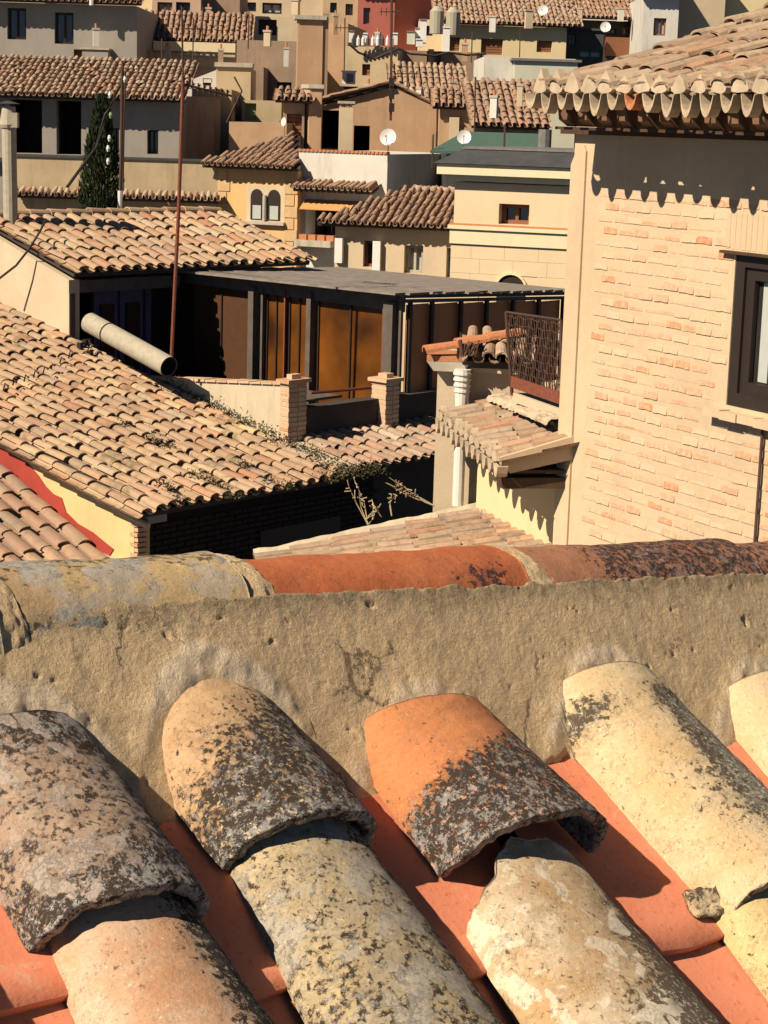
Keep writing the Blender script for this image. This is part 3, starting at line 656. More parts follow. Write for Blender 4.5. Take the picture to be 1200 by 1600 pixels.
# --- beige house (B5)
F = Face(524, 352, 39.5, -14)
h, w = house('house', 'beige house with shuttered windows and hipped brown roof left of the tower', 'house', F, 714, mat='peach_wall' if 0 else 'cream_plaster', depth=3.2, rev=.22,
    wins=[(568, 376, 594, 418, 'dark:brown_shutter'), (632, 383, 660, 428, 'curtain:stone_cap'), (698, 387, 708, 434, 'curtain:stone_cap')])
eave_roof(h, F, w, over=.38, side=.3, L=2.0, beta=20, pitch=.15, ex=.33, mat='tile_brown', lowpoly=False, clip=lambda u, v: (-v < 1.3*u+.1), poly=[(0, -.08), (w+.6, -.08), (w+.6, -2.0), (1.5, -2.0)])
ridge_caps(h, F.p(1.3, .72, -1.5), F.p(w, .72, -1.5), .09, 'tile_pale', n=7)
u, z = F.uz(591, 392); mb = MB(); mb.box(F.p(u-.09, z-.42, .02), F.U*.16, Z*.62, F.N*.1); mb.build('open_shutter', 'white_enamel', h)
mb = MB(); mb.box(F.p(.03, -.75, .0), F.U*.16, Z*.5, F.N*.13); mb.build('meter_box', 'white_enamel', h)

# --- cream tower (B6)
F = Face(711, 284, 34.5, -20)
h, w = house('tower', 'square cream tower with slate roof, cornice and one small brown window', 'tower', F, 930, mat='tower_wall', depth=4, rev=.3, wins=[(780, 318, 826, 352, 'dark:brown_shutter')])
for (y0, y1, ov, m) in ((256, 272, .26, 'tower_trim'), (272, 282, .14, 'tower_trim')):
    z0 = F.uz(711, y0)[1]; z1 = F.uz(711, y1)[1]; mb = MB(); mb.box(F.p(-ov, z1, ov), F.U*(w+ov), Z*(z0-z1), -F.N*(4+ov)); mb.build('cornice', m, h)
z0 = F.uz(711, 256)[1]; mb = MB()
a = [F.p(-.32, z0+.01, .32), F.p(w+.3, z0+.01, .32), F.p(w+.3, z0+.01, -3), F.p(-.32, z0+.01, -3)]
b = [F.p(.05, z0+.26, -.25), F.p(w+.3, z0+.26, -.25), F.p(w+.3, z0+.26, -3), F.p(.05, z0+.26, -3)]
for k in range(4): mb.quad(a[k], a[(k+1) % 4], b[(k+1) % 4], b[k])
mb.quad(*b); mb.build('roof', 'slate', h)
mb = MB(); mb.box(F.p(.05, z0+.265, -.22), F.U*w, Z*.04, -F.N*3); mb.build('roof_edge', 'grey_metal', h)
zb1 = F.uz(711, 351)[1]; zb2 = F.uz(711, 357)[1]; zb3 = F.uz(711, 380)[1]
mb = MB(); mb.box(F.p(-.08, zb2, .0), F.U*(w+.08), Z*(zb1-zb2), F.N*.09); mb.build('string_course', 'tower_trim', h)
mb = MB(); mb.box(F.p(-.06, zb1+.002, .0), F.U*(w+.06), Z*.03, F.N*.07); mb.build('string_course', 'terracotta', h)
mb = MB(); mb.box(F.p(-.05, zb3, .0), F.U*(w+.05), Z*(zb2-zb3-.002), F.N*.05); mb.build('band', 'tower_trim', h)
k = 0; zt_ = zb3-.003
for r_ in range(9):
    hgt = .26; u = -.03+(.0 if r_ % 2 else -.0)
    first = .55 if r_ % 2 else .38
    while u < w:
        ln = first if u < 0 else .62
        if not (F.uz(775, 430)[0] < u+ln/2 < F.uz(826, 430)[0] and zt_-hgt*(r_+.5) < F.uz(800, 428)[1]):
            mb = MB(); mb.box(F.p(u, zt_-hgt*(r_+1)+.008, .0), F.U*(ln-.004), Z*(hgt-.004), F.N*.012); mb.build('stone', 'tower_wall', h)
        u += ln
(u, z), (u2, _) = F.uz(800, 429), F.uz(822, 444); rr = abs(u2-u)
pts = [(u-rr, z-rr-1.2)]+[(u-rr*math.cos(math.pi*j/12), z-rr+rr*math.sin(math.pi*j/12)) for j in range(13)]+[(u+rr, z-rr-1.2)]
mb = MB(); mb.prism([F.p(a, b, .014) for a, b in pts], F.N*.008); mb.build('arch_opening', 'dark_frame', h)
mb = MB()
for j in range(12):
    t0, t1 = math.pi*j/12, math.pi*(j+1)/12
    q = [F.p(u-s_*rr*math.cos(t_), z-rr+s_*rr*math.sin(t_), .0125) for s_, t_ in ((1, t0), (1.14, t0), (1.14, t1), (1, t1))]; mb.prism(q, F.N*.05)
mb.build('arch_moulding', 'tower_trim', h)

# --- satellite dishes
def dish(px, py, r_px, Y, label, ang=0.0, post=.35):
    c = P(px, py, Y); r = r_px/FPX*Y; d = nrm([-.25+ang, -1, .25]); a = nrm(np.cross(d, Z)); b = np.cross(a, d)
    root = thing('satellite_dish', label, 'satellite dish', c-Z*(r+post), 'satellite dishes on the roofs')
    mb = MB(); mb.grid(6, 21, lambda s_, t_: c-d*r*.28*(1-s_*s_)+(a*math.cos(2*math.pi*t_)+b*math.sin(2*math.pi*t_))*r*max(s_, .01)); mb.build('reflector', 'white_enamel', root, smooth=True)
    mb = MB(); mb.tube([c-b*r*.9, c+d*r*.9-b*.15*r], r*.04, 5); mb.cbox(c+d*r*.95-b*.12*r, a, b, d, r*.16, r*.16, r*.25); mb.build('feed_arm', 'grey_metal', root)
    mb = MB(); mb.tube([c-d*r*.3, c-d*r*.3-Z*(r+post)], r*.06, 6); mb.build('post', 'iron', root)
dish(606, 214, 13, 42, 'larger round white satellite dish on the corner of the white terrace block')
dish(725, 214, 11, 36, 'small white satellite dish on the left edge of the slate tower roof', .2)
dish(848, 16, 8, 73, 'white satellite dish on the grey brown roof at the top edge')
dish(946, 42, 8, 74, 'white satellite dish on a pole by the green glazed box', .1, 1.6)
dish(443, 190, 7, 48, 'narrow white satellite dish turned sideways by the brown door', -1.2)
# --- air conditioners and water bottles along the cable wall
for i, (x, y, w_, h_, Y, l) in enumerate(((545, 122, 20, 18, 60, 'white air conditioning box on the tan wall below the cable'), (653, 55, 9, 18, 62.5, 'pale narrow roof box at the left of the clutter'), (655, 68, 10, 10, 62, 'small grey roof box'),
        (549, 58, 8, 16, 62, 'white upright roof cylinder left of the red house corner'), (571, 60, 6, 12, 62, 'white jerrycan on the wall top left of the cable sag'), (590, 62, 10, 12, 62, 'white and black box on the ochre wall top'),
        (617, 62, 8, 16, 62, 'light upright can on the wall top beside the aerial pole'), (661, 50, 10, 34, 62.4, 'tall white flue box beside the tanks'), (697, 65, 10, 40, 64, 'slim white chimney box left of the shutters'), (642, 60, 12, 18, 62.3, 'pale green cabinet on the wall top'))):
    c = P(x, y, Y); k = Y/FPX; root = thing('roof_box' if i else 'air_conditioner', l, 'box' if i else 'air conditioner', c-Z*h_*k/2)
    mb = MB(); a = np.array([1., 0, 0]); bb = np.array([0, 1., 0]); mb.cbox(c, a, bb, Z, w_*k, .3, h_*k); mb.build('case', 'white_enamel' if i != 9 else 'pale_green_wall', root)
    mb = MB(); mb.cbox(c+Z*(h_*k/2+.02), a, bb, Z, w_*k*1.15, .36, .04); mb.build('lid', 'grey_metal' if i % 2 else 'white_enamel', root)
    if i == 0:
        mb = MB(); mb.cbox(c-bb*.16+a*.04, a, bb, Z, w_*k*.5, .02, h_*k*.7); mb.build('grille', 'grey_metal', root)
        mb = MB(); mb.cbox(c-Z*(h_*k/2+.22), a, bb, Z, w_*k*1.5, .4, .3); mb.build('bracket', 'dark_frame', root)
for i in range(9):
    c = P(552+i*7.6, 70, 61.6); mb = MB(); mb.tube([c-Z*.02, c+Z*.18, c+Z*.24, c+Z*.29], [.055, .055, .02, .02], 8)
    tag(mb.build('bottle', 'white_enamel' if i % 3 else 'slate'), ORD[i]+' from the left of the small bottles lined up on the ochre wall top', 'bottle', 'bottles along the wall top')
# cable
pts = []
for (x, y) in ((440*1/3+400, 70), (560, 82), (585, 92), (612, 80), (622, 76), (640, 84), (680, 87), (700, 82), (730, 86), (760, 84)): pts.append(P(x, y, 60.5))
mb = MB(); mb.tube(pts, .035, 5); tag(mb.build('cable', 'cable'), 'dark sagging cable strung along the brown walls', 'cable')

rngb = random.Random(11)
ch = [(150, 60, 60, 'white'), (262, 88, 65, 'stone'), (345, 92, 56, 'brown'), (418, 60, 61, 'cream'), (447, 92, 61, 'white'), (524, 42, 65, 'tan'), (575, 148, 53, 'cream'), (590, 66, 62, 'stone'), (655, 150, 54, 'white'), (707, 142, 55, 'cream'), (726, 84, 62, 'tan'), (770, 40, 73, 'white'), (826, 34, 73, 'cream'), (905, 26, 81, 'stone'), (970, 24, 81, 'white'), (812, 150, 46, 'cream'), (772, 168, 46, 'white'), (326, 30, 74, 'tan'), (462, 14, 83, 'cream')]
where = ['on the grey house', 'by the cream banded parapet', 'beside the bent aerial stay', 'on the cream terrace block', 'behind the small brown wall', 'right of the tall slab', 'on the left slope of the tan gable', 'on the ochre wall', 'on the right slope of the tan gable', 'by the sunlit roof edge', 'on the pilaster wall', 'on the shuttered cream house', 'near the roof dish', 'on the dark gallery house', 'beside the white corner house', 'on the broad red brown roof, right one', 'on the broad red brown roof, left one', 'by the peach house', 'at the top edge above the terrace block']
cm = {'white': 'white_plaster', 'stone': 'stone_cap', 'brown': 'brown_wall', 'cream': 'cream_plaster', 'tan': 'tan_wall'}
for (x, y, Y, m), wh in zip(ch, where):
    k = Y/FPX; c = P(x, y, Y-.2); w_ = rngb.uniform(7, 11)*k; h_ = rngb.uniform(9, 16)*k; an = rngb.uniform(-.4, .3); a = np.array([math.cos(an), math.sin(an), 0]); b = np.array([-a[1], a[0], 0])
    root = thing('chimney', f'small {m} chimney {wh}', 'chimney', c-Z*.5)
    mb = MB(); mb.cbox(c+Z*(h_/2-.12), a, b, Z, w_, w_*.8, h_+.24); mb.build('shaft', cm[m], root)
    mb = MB(); mb.cbox(c+Z*(h_+.02), a, b, Z, w_*1.25, w_, .06); mb.build('cap', 'stone_cap', root)
    mb = MB(); mb.tube([c+Z*h_, c+Z*(h_+.18)], w_*.22, 7); mb.build('pot', 'terracotta', root)

# ================================================================== MIDDLE GROUND
DA = nrm([.655, .756, 0]); H = np.array([DA[1], -DA[0], 0])     # street grid: along the eaves / down the slope
# --- left building with the large tiled roof
C0 = P(240, 797, 22.0)
root = thing('tiled_house', 'low building with the large sunlit barrel tiled roof and yellow gable', 'building', (C0[0], C0[1]+1, GROUND))
BM = R(12.5)
rp, N_, V_ = roof(root, C0-DA*.214, DA, H, BM, 17, 10.5, .214, .335, mat='tile_tan_mossy', indiv=298, jit=.015, label='large sunlit roof of tan barrel tiles with moss along its valley',
                  curve=lambda u, v: .012*math.sin(u*2.1+v)+.01*math.sin(v*1.7)-.10*max(0, .62-u)**1.3,
                  poly=[(.1, -.08), (17*.214, -.08), (17*.214, -10.5), (.1, -10.5)])
def GP(px, py, n=0.0):                               # point on the gable plane
    return hit(px, py, gO+gN*n, gN)
gO = C0-DA*.02-H*.32; gN = -DA
cor = hit(206, 800, gO, gN)
# gable wall prism
zc = C0[2]-.10-.0
pts = [gO+Z*(GROUND-gO[2]), gO+Z*(.0-.14+.32*math.tan(BM)*1.0), gO-H*9+Z*(-.14+.32*math.tan(BM)+9*math.tan(BM)), gO-H*9+Z*(GROUND-gO[2])]
mb = MB(); mb.prism(pts, DA*.25); mb.build('gable_wall', 'gable_yellow', root)
red = [(-6, 690), (14, 700), (36, 716), (60, 742), (72, 760), (84, 772), (97, 778), (104, 800), (122, 818), (146, 832), (158, 842), (178, 858), (172, 868), (150, 858), (128, 850), (108, 832), (92, 812), (84, 796), (64, 782), (42, 764), (18, 748), (-6, 738)]
mb = MB(); mb.prism([GP(x, y, .003) for x, y in red], gN*.012); mb.build('painted_stripe', 'red_paint', root, label='ragged red painted diagonal stripe on the yellow gable')
band = [(-6, 736), (18, 746), (42, 762), (64, 780), (84, 796), (92, 812), (108, 832), (128, 850), (150, 858), (176, 870), (200, 874), (190, 905), (100, 905), (60, 850), (20, 790), (-6, 760)]
mb = MB(); mb.prism([GP(x, y, .0) for x, y in band], gN*.05); mb.build('mortar_fillet', 'cream_plaster', root)
mb = MB()   # verge mortar under the roof edge
mb.tube([gO+H*.25-Z*.20, gO-H*9+Z*(9*math.tan(BM)-.16)], .04, 8); mb.build('verge_mortar', 'cream_plaster', root)
# long wall under the eave, shade painted into wall and bricks; brick quoin
wO = C0-H*.36; wb = MB(); wb.prism([wO+Z*(GROUND-wO[2]), wO+DA*4.3+Z*(GROUND-wO[2]), wO+DA*4.3+Z*-.12, wO-Z*.12], -H*.3); wb.build('wall', 'eave_shade_wall', root)
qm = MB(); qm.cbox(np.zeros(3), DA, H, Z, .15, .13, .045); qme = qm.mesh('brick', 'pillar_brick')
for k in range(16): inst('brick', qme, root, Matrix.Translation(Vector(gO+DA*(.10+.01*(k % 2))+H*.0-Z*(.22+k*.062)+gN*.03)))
bm_ = MB(); bm_.cbox(np.zeros(3), DA, H, Z, .22, .03, .045); bme = bm_.mesh('brick', 'eave_shade_brick')
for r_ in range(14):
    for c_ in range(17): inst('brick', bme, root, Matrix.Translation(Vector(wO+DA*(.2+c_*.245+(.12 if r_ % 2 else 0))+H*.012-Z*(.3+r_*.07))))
mb = MB(); mb.box(wO+DA*2.1+H*.03-Z*2, DA*1.5, Z*1.4, H*.02); mb.build('door', 'dark_frame', root)
mb = MB(); mb.box(C0-H*.34+DA*.04-Z*.2, DA*.3, Z*.09, H*.2); mb.build('eave_corbel', 'grey_plaster', root)
# ridge clips: dark droppings / loose shards along a diagonal on the big roof
for k, (x, y) in enumerate(((8, 610), (22, 602), (40, 596), (55, 590), (70, 583), (82, 576), (96, 568), (110, 560), (128, 545), (136, 540), (140, 548))):
    c = hit(x, y, C0+N_*.08, N_); mb = MB(); s_ = .05+.04*random.random()
    mb.tube([c-DA*s_*.4, c+Z*s_*1.3, c+Z*s_*.9+H*s_], [.014, .012, .016], 5)
    if k in (8, 9): mb.cbox(c+Z*.05, DA, H, Z, .12, .08, .08)
    tag(mb.build('wire_clip', 'cable'), ORD[k]+' from the left of the bent wire clips across the large roof', 'clip', 'wire clips on the large roof')

# --- lower left roof
oL = GP(196, 893, .02)+DA*(-.0)
root = thing('tiled_house', 'low annexe in the lower left with pinkish barrel tiles below the yellow gable', 'building', (oL[0]-1, oL[1], GROUND))
roof(root, oL-DA*.28*8+H*.5-Z*.22, DA, H, R(23), 8, 4.6, .28, .40, mat='tile_pink', indiv=60, jit=.006)
mb = MB(); a = oL-DA*.28*8+H*.2-Z*.4; mb.prism([a, a+DA*2.2, a+DA*2.2+Z*(GROUND-a[2]), a+Z*(GROUND-a[2])], -H*3); mb.build('wall', 'cream_plaster', root)

# --- right part of the low roof (R4) beyond the valley
o4 = C0+DA*3.62+Z*.07-H*.02
root4 = thing('tiled_house', 'low link building with grey tan tiles between the large roof and the white downpipe', 'building', (o4[0]+1, o4[1]+1, GROUND))
roof(root4, o4, DA, H, R(11.5), 15, 1.72, .2, .335, mat='tile_grey', indiv=80, jit=.008)
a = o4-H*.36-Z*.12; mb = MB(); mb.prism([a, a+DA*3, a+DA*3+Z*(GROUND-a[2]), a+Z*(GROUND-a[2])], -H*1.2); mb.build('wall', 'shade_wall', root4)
# valley mortar
va = C0+DA*3.42-Z*.01; mb = MB(); mb.prism([va+H*.0, va+DA*.26, va+DA*.26-H*2+Z*2*math.tan(BM), va-H*2+Z*2*math.tan(BM)], Z*.06); mb.build('valley_mortar', 'parapet_plaster', root4)

# --- cream parapet with brick piers
pe = C0+DA*3.46
L0 = 1.28; L1 = 4.0
def pv(L, z): return pe-H*L*math.cos(BM)+Z*(z)
zT = P(285, 595, 27.0)[2]
root = thing('parapet', 'cream plastered parapet wall with brick pier at its right end', 'wall', pv(2, -4.5-0))
t0 = pv(L0, 0); t1 = pv(L1+.4, 0); zz0 = P(468, 602, t0[1])[2]; zz1 = P(285, 594, t1[1])[2]
A_ = np.array([t0[0], t0[1], zz0]); B_ = np.array([t1[0], t1[1], zz1]); low = Z*-2.2
mb = MB(); mb.prism([A_, B_, B_+low, A_+low], DA*.22); mb.build('wall', 'parapet_plaster', root)
mb = MB()
nn = 14
for k in range(nn): 
    a = A_+(B_-A_)*k/nn; mb = MB() if k == 0 else mb; mb.box(a-DA*.03+Z*.001, (B_-A_)/nn*.94, DA*.28, Z*random.uniform(.02, .035))
mb.build('coping_bricks', 'pillar_brick', root)
def pier(C, w_, h_, label, d_=.34, tone='pillar_brick'):
    """C: top centre; bricks in courses"""
    r_ = thing('brick_pier', label, 'pier', C-Z*h_, 'brick piers by the pergola')
    core = MB(); core.cbox(C-Z*(h_/2+.03), DA, H, Z, w_-.02, d_-.02, h_-.02); core.build('core', 'parapet_plaster', r_)
    bx = MB(); bx.cbox(np.zeros(3), DA, H, Z, w_/2-.012, d_, .05); bm1 = bx.mesh('brick', tone)
    k = 0; z = .07
    while z < h_:
        off = .02*((k*7) % 3-1)*.4
        for s_ in (-1, 1): inst('brick', bm1, r_, Matrix.Translation(Vector(C-Z*z+DA*(s_*w_/4+off*.3)+H*off*.3)))
        z += .066; k += 1
    m_ = MB(); m_.cbox(C-Z*.02, DA, H, Z, w_+.08, d_+.08, .05); m_.build('cap', 'pillar_brick', r_)
    m_ = MB(); m_.cbox(C+Z*.035, DA, H, Z, w_*.5, d_*.6, .06); m_.build('cap', 'pillar_brick', r_)
pcA = A_+H*.06+DA*.11; pcA[2] = P(462, 592, pcA[1])[2]
pier(pcA, .36, .95, 'brick pier at the right end of the cream parapet', .16)
pB = hit(603, 590, pcA, nrm(H)); pier(pB, .30, .75, 'brick pier standing alone in front of the amber pergola corner', .27)
# dark low wall between the piers and beyond
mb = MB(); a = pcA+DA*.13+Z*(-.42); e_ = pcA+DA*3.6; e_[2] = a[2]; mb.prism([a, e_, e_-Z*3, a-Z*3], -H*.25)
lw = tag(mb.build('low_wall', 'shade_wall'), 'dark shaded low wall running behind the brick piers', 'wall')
mb = MB(); mb.box(pcA+DA*.2-Z*.40-H*.3, DA*1.1, Z*.03, -H*1.0); tag(mb.build('ledge', 'weather_plank'), 'grey weathered ledge lying between the two brick piers', 'ledge')
q0 = P(485, 614, 26.2); q1 = P(600, 604, 27.4); q2 = P(600, 622, 27.4)
mb = MB(); mb.tube([q0, q1, q2], .022, 6); tag(mb.build('handrail', 'rust'), 'thin rusty handrail between the brick piers', 'rail')

# --- upper-left tiled house with dark porch (H2)
E0 = P(123, 424, 28.1)
root = thing('tiled_house', 'upper left house with small tiled roof, cream gable and dark porch', 'building', (E0[0], E0[1]+1, GROUND))
roof(root, E0, DA, H, R(17), 20, 2.3, .25, .38, mat='tile_tan', indiv=120, jit=.012)
gO2 = E0-DA*.02-H*.2
pts = [gO2+Z*(-.14), gO2-H*9+Z*(9*math.tan(R(17))-.14) if 0 else gO2-H*2.6+Z*(2.6*math.tan(R(17))-.14), gO2-H*2.6-Z*6, gO2-Z*6]
mb = MB(); mb.prism(pts, DA*.2); mb.build('gable_wall', 'cream_plaster', root)
a = gO2-Z*.14; mb = MB(); mb.prism([gO2-H*2.6+Z*(2.6*math.tan(R(17))-.14), gO2-H*6+Z*(2.6*math.tan(R(17))+.1), gO2-H*6-Z*6, gO2-H*2.6-Z*6], DA*.2); mb.build('side_wall', 'cream_plaster', root)
# front beam, recessed dark wall, corner post, blue panels
mb = MB(); mb.box(gO2+DA*.02-Z*.34-H*.02, DA*2.2, Z*.18, -H*.14); mb.build('beam', 'weather_plank', root)
mb = MB(); mb.box(gO2+DA*.002-Z*2.2+H*.02, DA*.10, Z*1.86, -H*.14); mb.build('corner_post', 'weather_plank', root)
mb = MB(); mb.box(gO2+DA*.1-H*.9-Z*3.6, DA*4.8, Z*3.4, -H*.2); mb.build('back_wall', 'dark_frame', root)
for k, (u, w_) in enumerate(((.95, .5), (1.47, .5), (2.0, .14))):
    mb = MB(); mb.box(gO2+DA*u-H*.55-Z*2.6, DA*(w_-.03), Z*2.2, -H*.06); dp = mb.build('door_panel', 'blue_panel', root)
    if w_ > .3: mb = MB(); mb.box(gO2+DA*(u+.1)-H*.54-Z*2.5, DA*(w_-.23), Z*1.9, H*.03); mb.build('door_inset', 'dark_frame', dp)
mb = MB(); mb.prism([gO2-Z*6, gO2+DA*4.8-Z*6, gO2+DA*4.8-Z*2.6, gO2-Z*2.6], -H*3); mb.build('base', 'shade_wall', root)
ridge_caps(root, E0-H*2.3*math.cos(R(17))+Z*(2.3*math.sin(R(17))), E0+DA*4.9-H*2.3*math.cos(R(17))+Z*(2.3*math.sin(R(17))), .1, 'tile_tan', n=12)
# chimney flue with cap on the far left
c = P(17, 335, 29.6); t_ = P(14, 200, 29.6); k = 29.6/FPX
root = thing('chimney_flue', 'round cream chimney flue with flat metal cap at the left edge', 'chimney', c)
mb = MB(); mb.tube([c-Z*.5, t_], 11*k, 14); mb.build('shaft', 'fibre_cement', root, smooth=False)
mb = MB(); mb.tube([t_, t_+Z*.05, t_+Z*.2, t_+Z*.32], [13*k, 15*k, 12*k, 10*k], 12); mb.build('cowl', 'fibre_cement', root)
mb = MB(); mb.cbox(t_+Z*.12+np.array([.1, -.05, 0]), np.array([1., 0, 0]), np.array([0, 1., 0]), Z, .1, .15, .22); mb.build('cowl_fin', 'fibre_cement', root)
mb = MB(); mb.tube([t_+Z*.36, t_+Z*.40], [18*k, 3*k], 14); mb.build('cap', 'slate', root)
for s_ in (-1, 1): mb = MB(); mb.tube([t_+Z*.3+np.array([s_*.08, 0, 0]), t_+Z*.37+np.array([s_*.08, 0, 0])], .012, 5); mb.build('cap_strut', 'iron', root)
# big cement pipe lying on the roof verge
a = P(140, 504, 27.3); b = P(264, 573, 26.0)
root = thing('cement_pipe', 'thick grey cement pipe lying on the edge of the large tiled roof', 'pipe', (a+b)/2)
d = nrm(b-a); s1 = nrm(np.cross(d, Z)); s2 = np.cross(s1, d); r_o, r_i = .145, .125
mb = MB(); mb.tube([a, a+(b-a)*.3, b], r_o, 20, cap=False); mb.build('barrel', 'fibre_cement', root, smooth=True)
mb = MB(); n = 20; ring = lambda c_, r_: [c_+r_*(s1*math.cos(2*math.pi*j/n)+s2*math.sin(2*math.pi*j/n)) for j in range(n)]
A1, A2, A3 = ring(b, r_o), ring(b, r_i), ring(b-d*.8, r_i)
for j in range(n):
    l = (j+1) % n; mb.quad(A1[j], A1[l], A2[l], A2[j]); mb.quad(A2[j], A2[l], A3[l], A3[j])
mb.quad(*A3); mb.build('bore', 'cable', root)  # inside and rim coloured near black in place of the bore's shade
mb = MB(); mb.quad(*ring(a, r_o)); mb.build('end_cap', 'fibre_cement', root)
mb = MB(); c_ = a+(b-a)*.24; mb.tube([c_, c_+d*.025], r_o+.006, 20); mb.build('strap', 'cable', root)

# --- amber pergola: screen and post colours darkened to stand in for shade
c3 = P(632, 466, 27.4)
root = thing('pergola', 'flat grey planked pergola with amber screens and grey posts', 'pergola', (c3[0], c3[1], c3[2]-1.8))
LL = 4.75; RL = 4.0; zr = 0.0
def pg(u, v, z): return c3+DA*v-H*u+Z*(z-.036*max(v, 0))     # u leftwards along the left face, v back along the right face
def bar(n_, m_, p, q, th, wd=None, par=None):
    d_ = nrm(q-p); s_ = nrm(np.cross(d_, Z if abs(d_[2]) < .9 else DA)); t_ = np.cross(s_, d_); wd = wd or th
    m = MB(); m.box(p-s_*wd/2-t_*th/2, s_*wd, t_*th, q-p); return m.build(n_, m_, par or root)
bar('fascia', 'weather_plank', pg(0, 0, -.08), pg(LL, 0, -.0), .24, .05); bar('fascia', 'weather_plank', pg(0, 0, -.04), pg(0, RL, -.04), .05, .05)
npl = 16
for k in range(npl):
    v0 = -.32+k*(RL+.3)/npl; m = MB(); j = random.uniform(-.15, .15); z_ = .06+random.uniform(-.006, .006)
    m.box(pg(-.12+j*.2, v0, z_), -H*(5.0+j), DA*((RL+.3)/npl-.045), Z*.03); m.build('roof_plank', 'deck_plank', root)
for k in range(5): bar('joist', 'weather_plank', pg(.1+k*1.15, -.1, .02), pg(.1+k*1.15, RL, .02), .05)
zlo = -2.3
for (x, w_, kind) in ((628, .05, 'white'), (615, .22, 'weather_plank'), (602, .05, 'rust'), (487, .11, 'weather_plank'), (412, .05, 'weather_plank'), (398, .14, 'weather_plank'), (447, .035, 'rust')):
    p = hit(x, 520, c3+H*(.02), nrm(DA)*1.0) if 0 else hit(x, 520, c3, DA); u = float((p-c3)@(-H))
    bar('post', 'weather_plank' if kind == 'white' else kind, pg(u, -.03, zlo), pg(u, -.03, -.06), w_, w_*.8)
edges = [hit(x, 520, c3, DA) for x in (600, 492, 482, 449, 445, 414, 392, 296)]
us = [float((p-c3)@(-H)) for p in edges]
for a_, b_, mt in ((us[0], us[1], 'amber_screen'), (us[2], us[3], 'amber_screen'), (us[4], us[5], 'amber_screen'), (us[6], us[7], 'dark_screen')):
    m = MB(); m.box(pg(a_, .05, zlo), -H*(b_-a_), Z*(-zlo-.12), DA*.02); m.build('screen', mt, root)
    for fr_ in (.03, .5, .97): bar('mullion', 'dark_frame', pg(a_+(b_-a_)*fr_, .035, zlo), pg(a_+(b_-a_)*fr_, .035, -.1), .022)
for k, x in enumerate((638, 672, 717, 757, 798, 838, 876)):
    p = hit(x, 520, c3, H); v = float((p-c3)@DA); 
    bar('post', 'dark_frame', pg(-.02, v, zlo), pg(-.02, v, -.05), .06, .05)
    if k: m = MB(); m.box(pg(.06, pv_+.0, zlo), DA*(v-pv_-.004), Z*(-zlo-.1), H*.02); m.build('screen', 'brown_panel', root, label='brown side screen')
    pv_ = v
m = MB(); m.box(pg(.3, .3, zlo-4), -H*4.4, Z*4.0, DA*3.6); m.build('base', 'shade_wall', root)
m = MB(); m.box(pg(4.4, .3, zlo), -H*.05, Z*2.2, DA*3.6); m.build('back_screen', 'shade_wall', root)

# --- cypress
base = P(152, 345, 40); top = P(160, 152, 40)
root = thing('cypress_tree', 'tall narrow dark cypress in front of the long white house', 'tree', (base[0], base[1], GROUND))
mb = MB(); mb.tube([np.array([base[0], base[1], GROUND]), base-Z*.5, top-Z*.4], [.16, .1, .02], 7); mb.build('trunk', 'dark_wood', root)
rng = random.Random(3); mb = MB(); Ht = top[2]-(base[2]-2.2)
for k in range(16000):
    t_ = rng.random()**1.15; z = top[2]-Ht*t_
    rad = .44*min(1, (t_*2.6+.02)**.62)*(1+.13*noise.noise(Vector((t_*9, rng.random(), 0)))); th = rng.random()*6.283
    rr = rad*(rng.random()**.35)*(1+.16*noise.noise(Vector((math.cos(th)*1.5, math.sin(th)*1.5, z*3))))
    c = np.array([base[0]+(top[0]-base[0])*(1-t_)+math.cos(th)*rr, base[1]+math.sin(th)*rr, z])
    a = nrm([math.cos(th)*.4+rng.uniform(-.3, .3), math.sin(th)*.4+rng.uniform(-.3, .3), 1]); b = nrm(np.cross(a, [rng.uniform(-1, 1), rng.uniform(-1, 1), .1])); L_ = rng.uniform(.06, .13)
    mb.quad(c-b*.018, c+b*.018, c+a*L_)
mb.build('crown', 'foliage', root)

# --- aerial masts
def mast(name, label, pts, r_, Y, mt='iron', extra=None):
    w = [P(x, y, Y) for x, y in pts]; root = thing(name, label, 'mast', w[-1])
    mb = MB(); mb.tube(w, r_, 7); mb.build('pole', mt, root); return root
r1 = mast('antenna_mast', 'tall rusty antenna mast rising from the end of the cement pipe', [(286, 128), (279, 330), (268, 556)], .026, 26.2, 'rust')
mb = MB(); mb.tube([P(284, 10, 26.2), P(286, 132, 26.2)], .014, 6); mb.build('whip', 'iron', r1)
mb = MB(); mb.tube([P(284, 131, 26.2), P(362, 150, 26.6)], .016, 5)
mb.build('boom', 'iron', r1)
for k in range(8):
    x = 292+k*9; mb = MB(); c = P(x, 133+k*2, 27.3); mb.tube([c-np.array([.0, .25, .03]), c+np.array([0, .25, .04])], .012, 4); mb.tube([c-Z*.05, c+Z*.06], .014, 4); mb.build('antenna_element', 'iron', r1)
mb = MB(); mb.tube([P(366, 120, 26.6), P(378, 142, 26.6), P(354, 192, 26.6)], .012, 4); mb.build('stay', 'iron', r1)
r2 = mast('antenna_mast', 'dark twin pole mast with white insulators beside the cypress', [(191, 106), (190, 220), (188, 300)], .034, 37)
mb = MB(); mb.tube([P(196, 112, 37), P(193, 220, 37), P(192, 298, 37)], .02, 6); mb.build('pole', 'iron', r2)
mb = MB(); mb.tube([P(188, 298, 37), P(187, 335, 37), P(215, 345, 37)], .05, 8); mb.build('conduit', 'white_pipe', r2)
